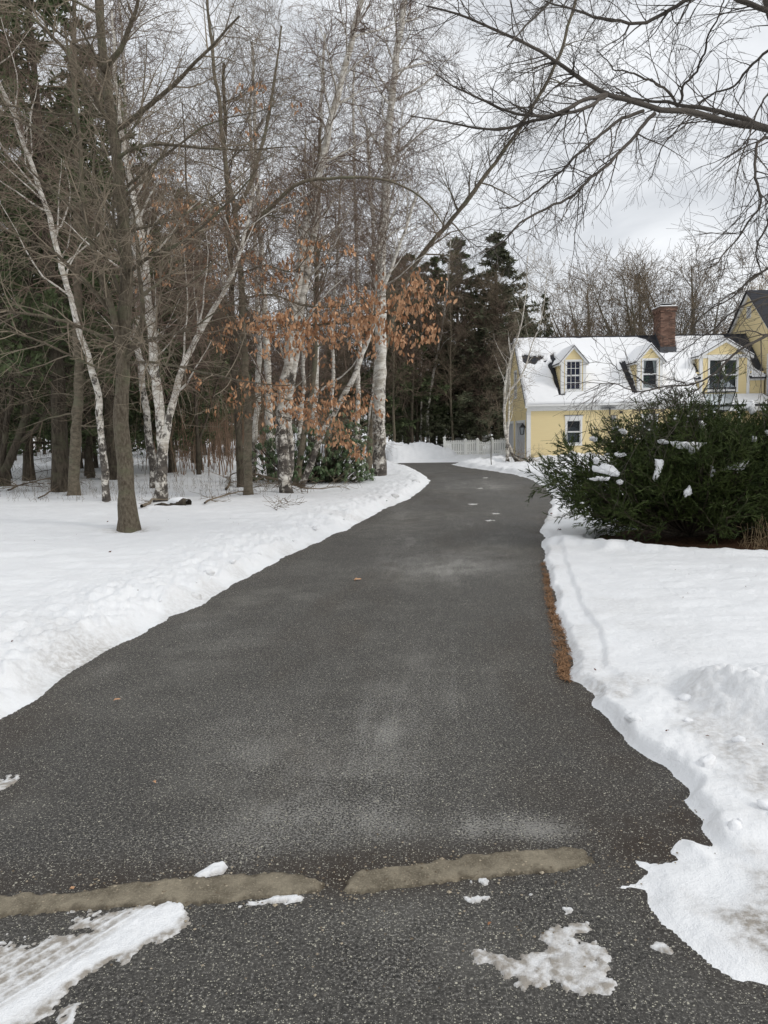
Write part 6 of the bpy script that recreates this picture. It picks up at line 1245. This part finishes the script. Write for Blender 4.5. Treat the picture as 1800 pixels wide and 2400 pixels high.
for pts, Y, lab in [([(885, 395), (930, 388), (972, 400), (965, 415), (930, 412), (890, 402)], 11.4, 'small flat snow lump just left of the longest clump on the juniper'),
        ([(975, 400), (1010, 392), (1060, 400), (1130, 410), (1200, 408), (1245, 405), (1195, 440), (1165, 470), (1130, 498), (1110, 480), (1120, 450), (1070, 440), (1050, 465), (1030, 440), (985, 425)], 11.4, 'longest snow clump draped across the middle of the juniper'),
        ([(870, 525), (905, 520), (938, 540), (930, 570), (915, 600), (885, 665), (862, 668), (872, 610), (888, 560)], 11.25, 'narrow tapering snow clump hanging like a bird on the juniper'),
        ([(1075, 742), (1100, 725), (1112, 702), (1125, 735), (1130, 760), (1100, 775), (1090, 792), (1080, 768)], 11.2, 'small pointed snow clump low in the middle of the juniper'),
        ([(1262, 562), (1278, 575), (1285, 605), (1300, 622), (1280, 635), (1268, 650), (1255, 625), (1258, 590)], 11.4, 'small upright snow clump left of the low right clump'),
        ([(1338, 585), (1375, 570), (1420, 558), (1470, 545), (1510, 525), (1522, 535), (1500, 575), (1470, 600), (1440, 612), (1430, 590), (1390, 590), (1350, 615)], 11.4, 'sloping snow clump at the right side of the juniper'),
        ([(440, 520), (465, 508), (490, 520), (480, 550), (455, 555)], 11.3, 'round snow clump at the left side of the juniper'),
        ([(435, 565), (465, 570), (480, 590), (500, 560), (540, 550), (590, 580), (640, 625), (620, 640), (560, 635), (520, 620), (480, 610), (440, 605)], 11.35, 'broad lacy snow clump at the left side of the juniper'),
        ([(410, 660), (440, 650), (510, 645), (565, 655), (560, 670), (500, 665), (430, 668)], 11.3, 'thin snow streak under the lacy clump'), ([(605, 672), (630, 662), (660, 680), (640, 697), (610, 688)], 11.3, 'little snow ball right of the thin streak'),
        ([(415, 375), (440, 366), (478, 380), (470, 400), (430, 392)], 11.7, 'small snow dab near the upper left edge of the juniper'), ([(622, 318), (650, 310), (685, 335), (670, 350), (640, 338)], 11.7, 'small snow dab near the top of the juniper, right of the window'),
        ([(585, 485), (610, 475), (635, 490), (660, 480), (680, 495), (640, 505), (600, 497)], 11.4, 'lacy snow speck above the broad lacy clump'), ([(1180, 262), (1195, 255), (1210, 280), (1212, 315), (1195, 305)], 11.8, 'snow dab at the top of the juniper below the lamp'),
        ([(1500, 160), (1530, 130), (1560, 112), (1570, 150), (1572, 195), (1540, 210), (1520, 180)], 11.9, 'snow clump high at the right below the lamp level'), ([(1548, 370), (1565, 358), (1582, 380), (1570, 402), (1550, 395)], 11.6, 'small snow dab right of the longest clump'), ([(1640, 325), (1670, 320), (1690, 345), (1660, 360)], 11.6, 'snow dab touching the right edge of the photo')]:
    clump(zC(pts), Y-1.15, lab)
# fine snow sifted into the sprays
rd_ = np.random.default_rng(77); A = DUST[0]; pr_ = [topx(*q) for q in A[::7]]; pr_ = np.array(pr_); Q = A[::7]
sel = []
for (bx_, by_, rx_, ry_, n) in [(1410, 1100, 38, 22, 70), (1395, 1070, 18, 12, 14), (1440, 1068, 22, 10, 16), (1320, 1125, 40, 20, 30), (1460, 1010, 70, 30, 16), (1600, 1010, 90, 40, 14), (1640, 975, 60, 15, 22), (1560, 985, 60, 12, 14), (1760, 1090, 50, 30, 12), (1350, 1190, 50, 20, 16)]:
    ok = np.where((((pr_[:, 0]-bx_)/rx_)**2+((pr_[:, 1]-by_)/ry_)**2 < 1) & (Q[:, 1] < 11.4))[0]
    if len(ok): sel += list(rd_.choice(ok, min(n, len(ok)), replace=False))
ov = np.array([[1, 0, 0], [0, 1, 0], [-1, 0, 0], [0, -1, 0], [0, 0, .7], [0, 0, -.5], [.7, .7, .2], [-.7, .6, .25]]); of_ = np.array([[0, 6, 4], [6, 1, 4], [1, 7, 4], [7, 2, 4], [2, 3, 4], [3, 0, 4], [6, 0, 5], [1, 6, 5], [7, 1, 5], [2, 7, 5], [3, 2, 5], [0, 3, 5]])
V = []; F = []
for k, i in enumerate(sel):
    s_ = rd_.uniform(.010, .034); V.append(ov*s_*rd_.uniform(.6, 1.3, (8, 3))+Q[i]+np.array([0, 0, .012])); F.append(of_+8*k)
o = obj('snow_dusting', mesh('snow_dusting', np.concatenate(V), np.concatenate(F), M_snow2, True)); tag(o, 'fine bits of snow sifted into the left juniper', 'snow', kind='stuff')
# brown tuft of dry grass at the juniper foot
o = brush('dry_grass', 160, (4.7, 6.0), (9.75, 10.2), (.15, .55), M_tw_pale, 'dry yellow grass blades at the foot of the juniper', 'grass', None, 1, (.002, .003), 1)

# ------------------------------------------------------------------ needle litter along the right edge of the driveway
EP = [G(a, b)[:2] for a, b in [(1269, 1322), (1275, 1350), (1280, 1385), (1284, 1420), (1294, 1455), (1302, 1490), (1306, 1530), (1312, 1565), (1318, 1598)]]
EQ = [G(a, b)[:2] for a, b in [(1276, 1318), (1284, 1352), (1292, 1388), (1297, 1420), (1308, 1450), (1326, 1490), (1334, 1530), (1330, 1568), (1332, 1600)]]
EP = np.array(EP); EQ = np.array(EQ); nn = 3400; t = rng.random(nn)*(len(EP)-1); i = t.astype(int); w = (t-i)[:, None]; a = EP[i]*(1-w)+EP[np.minimum(i+1, 8)]*w; b = EQ[i]*(1-w)+EQ[np.minimum(i+1, 8)]*w
u = rng.beta(2.0, 1.3, nn)[:, None]*1.5-.4+.16*fbm(t*3.1, t*0, 3, 2)[:, None]+rng.normal(0, .16, (nn, 1)); p = a+(b-a)*u; dn = fbm(p[:, 0]*9, p[:, 1]*9, 3, 5) > rng.uniform(-.6, .25, nn); p = p[dn]; nn = len(p); th = rng.uniform(0, 2*PI, nn); l_ = rng.uniform(.012, .035, nn); z = rng.uniform(.003, .018, nn); dx = np.cos(th)*l_; dy = np.sin(th)*l_; wx = -np.sin(th)*.0022; wy = np.cos(th)*.0022; dz = rng.normal(0, .006, nn)
V = np.stack([np.stack([p[:, 0]-dx+wx, p[:, 1]-dy+wy, z-dz], -1), np.stack([p[:, 0]-dx-wx, p[:, 1]-dy-wy, z-dz], -1), np.stack([p[:, 0]+dx-wx, p[:, 1]+dy-wy, z+dz], -1), np.stack([p[:, 0]+dx+wx, p[:, 1]+dy+wy, z+dz], -1)], 1)
o = obj('needle_litter', mesh('needle_litter', V.reshape(-1, 3), np.arange(nn*4).reshape(-1, 4), M_needle_dry)); tag(o, 'strip of rusty pine needles along the right driveway edge', 'litter', kind='stuff')
# ------------------------------------------------------------------ single leaves, seed cones, clods
def speck(px, py, s, label, cat, m, name, grp=None, on='snow', seed=0):
    rk = np.random.default_rng(seed+int(px)); p = S(px, py) if on == 'snow' else G(px, py); 
    if on != 'snow': p[2] = .006
    v = lt.copy()*s/.13; v = v[:, [0, 2, 1]]; v[:, 2] = np.abs(v[:, 2])*1.4+rk.normal(0, .08*s, len(v)); v -= v.mean(0); a = rk.uniform(0, 6.28); v[:, 0], v[:, 1] = v[:, 0]*math.cos(a)-v[:, 1]*math.sin(a), v[:, 0]*math.sin(a)+v[:, 1]*math.cos(a)
    o = obj(name, mesh(name, v, lf_, m, True), loc=(p[0], p[1], p[2]+.012)); tag(o, label, cat, grp)
def cone(px, py, s, label, grp):
    p = S(px, py); m = MB(); rk = random.Random(px); 
    for j in range(9):
        a = rk.uniform(0, 6.28); r = s*.5*rk.random(); m.cyl((r*math.cos(a)-s*.2, r*math.sin(a), -.004), (r*math.cos(a)+s*rk.uniform(-.1, .3), r*math.sin(a)+s*rk.uniform(-.2, .2), s*rk.uniform(.2, .5)), s*.16, s*.05, k=5)
    o = m.build('dark_seed_head', M_seed, None, tuple(p)); tag(o, label, 'seed head', grp)
for px, py, s, lab in [(252, 1223, .035, 'dark red seed head on the snow left of the maple foot'), (494, 1388, .022, 'dark round seed head on the left snow bank by the icy chunk'), (232, 1499, .018, 'red brown seed head on the left snow bank'), (29, 1503, .018, 'red seed head at the left edge of the snow'), (258, 1293, .025, 'dark seed head on the snow below the maple'), (417, 1221, .02, 'small dark crumb on the snow right of the maple foot')]: cone(px, py, s, lab, None)
for px, py, s, lab in [(1292, 1205, .10, 'dark clod at the snow edge left of the juniper'), (1311, 1243, .11, 'brown leaf on the snow strip left of the juniper foot')]: speck(px, py, s, lab, 'leaf', M_seed, 'fallen_leaf')
speck(275, 1645, .045, 'single orange leaf on the asphalt at left', 'leaf', M_leaf, 'fallen_leaf', on='road'); speck(838, 1361, .09, 'orange leaf on the driveway middle', 'leaf', M_leaf, 'fallen_leaf', on='road'); speck(362, 1840, .03, 'small star shaped orange leaf on the asphalt above the concrete strip', 'leaf', M_leaf, 'fallen_leaf', on='road'); speck(1147, 2175, .025, 'tiny orange leaf below the right concrete strip', 'leaf', M_leaf, 'fallen_leaf', on='road'); speck(170, 2092, .03, 'tiny orange leaf on the left concrete strip', 'leaf', M_leaf, 'fallen_leaf', on='road')
rk = random.Random(9)
for k in range(26):
    if k < 14: px, py = rk.uniform(20, 620), rk.uniform(1215, 1400); 
    else: px, py = rk.uniform(1340, 1790), rk.uniform(1330, 1750)
    if k < 14 and py > 1560-px*.45: py = 1260
    if math.hypot(px-281, py-1235) < 45: px += 80
    speck(px, py, .018+.01*rk.random(), 'tiny dark leaf scrap on the smooth snow '+('left' if k < 14 else 'right')+' of the driveway', 'leaf', M_seed, 'leaf_scrap', 'leaf scraps on the snow '+('left' if k < 14 else 'right')+' of the driveway')
# icy chunks thrown up on the left bank
def chunk(px, py, s, label, seed, dirt=.5):
    rk = np.random.default_rng(seed); p = S(px, py); n = 10; m_ = 14; V = []
    for a in range(n):
        for b in range(m_):
            th = PI*a/(n-1); ph = 2*PI*b/m_; d = np.array([math.sin(th)*math.cos(ph), math.sin(th)*math.sin(ph), math.cos(th)]); r = s*(1+.35*float(fbm(np.array([d[0]*1.7+seed]), np.array([d[1]*1.7+d[2]*2.3]), 3, seed)[0])); V.append(d*r*np.array([1.2, .9, .75]))
    F = [[a*m_+b, (a+1)*m_+b, (a+1)*m_+(b+1) % m_, a*m_+(b+1) % m_] for a in range(n-1) for b in range(m_)]
    o = obj('snow_chunk', mesh('snow_chunk', np.array(V), np.array(F), M_snow, True, attr={'dirt': np.full(len(V), dirt)}), loc=(p[0], p[1], p[2]+s*.25)); tag(o, label, 'snow chunk')
chunk(452, 1408, .075, 'dirty icy chunk at the lip of the left snow bank', 3, .30); chunk(425, 1402, .06, 'greyish ice chunk just left of the dirty one', 4, .22); chunk(337, 1440, .05, 'greyish snow lump on the left bank', 5, .2); chunk(490, 1345, .05, 'pale lump on the left bank above the icy chunks', 6, .1)
chunk(1484, 1688, .035, 'small upright snow lump on the right trodden strip', 7, .02); chunk(1530, 1755, .03, 'small snow ball at the right driveway edge', 8, .02); chunk(720, 1275, .06, 'grey snow lump on the left bank further up', 9, .2); chunk(975, 1132, .11, 'big icy lump on the snow bank at the bend', 10, .2); chunk(925, 1165, .08, 'dirty lump on the bank below the thick birch', 11, .35)
ro = random.Random(12)
LUMP = []
for k in range(5):
    n = 7; m_ = 9; V = []; rk = np.random.default_rng(k)
    for a in range(n):
        for b in range(m_):
            th = PI*a/(n-1); ph = 2*PI*b/m_; d = np.array([math.sin(th)*math.cos(ph), math.sin(th)*math.sin(ph), math.cos(th)]); r = 1+.55*float(fbm(np.array([d[0]*1.9+k*3]), np.array([d[1]*1.9+d[2]*2.7]), 3, k)[0])+(rk.normal(0, .06) if 0 < a < n-1 else 0); V.append(d*r*np.array([1.25, .9, .6]))
    F = [[a*m_+b, (a+1)*m_+b, (a+1)*m_+(b+1) % m_, a*m_+(b+1) % m_] for a in range(n-1) for b in range(m_)]
    LUMP.append(mesh('snow_crumble', np.array(V), np.array(F), M_snow2, True))
for k in range(60):
    q = ro.random(); i = int(q*18); px = LEFT_PX[i][0]*.5+LEFT_PX[i+1][0]*.5; py = (LEFT_PX[i][1]+LEFT_PX[i+1][1])/2
    dep = G(px, py)[1]; sc_ = 6.0/dep
    rkx = px-ro.uniform(5, 130)*sc_; rky = py-ro.uniform(4, 40)*sc_
    if k % 3 == 0:
        i = ro.randrange(20, 36); px, py = RIGHT_PX[i]; rkx = px+ro.uniform(20, 320); rky = py-ro.uniform(-10, 90)
    p = S(rkx, rky)
    if snow_z(p[0], p[1]) < .05: continue
    s = ro.uniform(.008, .028)*(1 if dep < 9 else 1.7); o = obj('snow_crumble', LUMP[k % 5], None, (p[0], p[1], p[2]+s*.1)); o.scale = (s, s, s); o.rotation_euler = (ro.uniform(-.5, .5), ro.uniform(-.5, .5), ro.uniform(0, 6.28))
    tag(o, 'small loose lump of snow on the '+('left' if p[0] < centre_x(p[1]) else 'right')+' ploughed bank', 'snow lump', 'loose snow lumps on the '+('left' if p[0] < centre_x(p[1]) else 'right')+' bank')

# loose grit on the asphalt and the edging strips
rgg = np.random.default_rng(900); pts = []
for (a, b, sa, sb, n) in [(400, 2085, 260, 30, 170), (1050, 2040, 220, 30, 150), (780, 2080, 40, 25, 40), (1450, 2010, 120, 30, 60), (1600, 1940, 60, 40, 50), (900, 2200, 500, 90, 120), (1340, 1560, 12, 50, 30)]:
    for _ in range(n):
        q = (rgg.normal(a, sa), rgg.normal(b, sb))
        if q[1] < 2380: pts.append(G(*q))
V = []; F = []
for k, p in enumerate(pts):
    s_ = rgg.uniform(.0018, .0055)*(1 if rgg.random() < .93 else 1.7); V.append(ov*s_*rgg.uniform(.6, 1.3, (8, 3))+np.array([p[0], p[1], .007])); F.append(of_+8*k)
o = obj('grit', mesh('grit', np.concatenate(V), np.concatenate(F), M_grit)); tag(o, 'loose tan grit scattered along the driveway mouth', 'grit', kind='stuff')
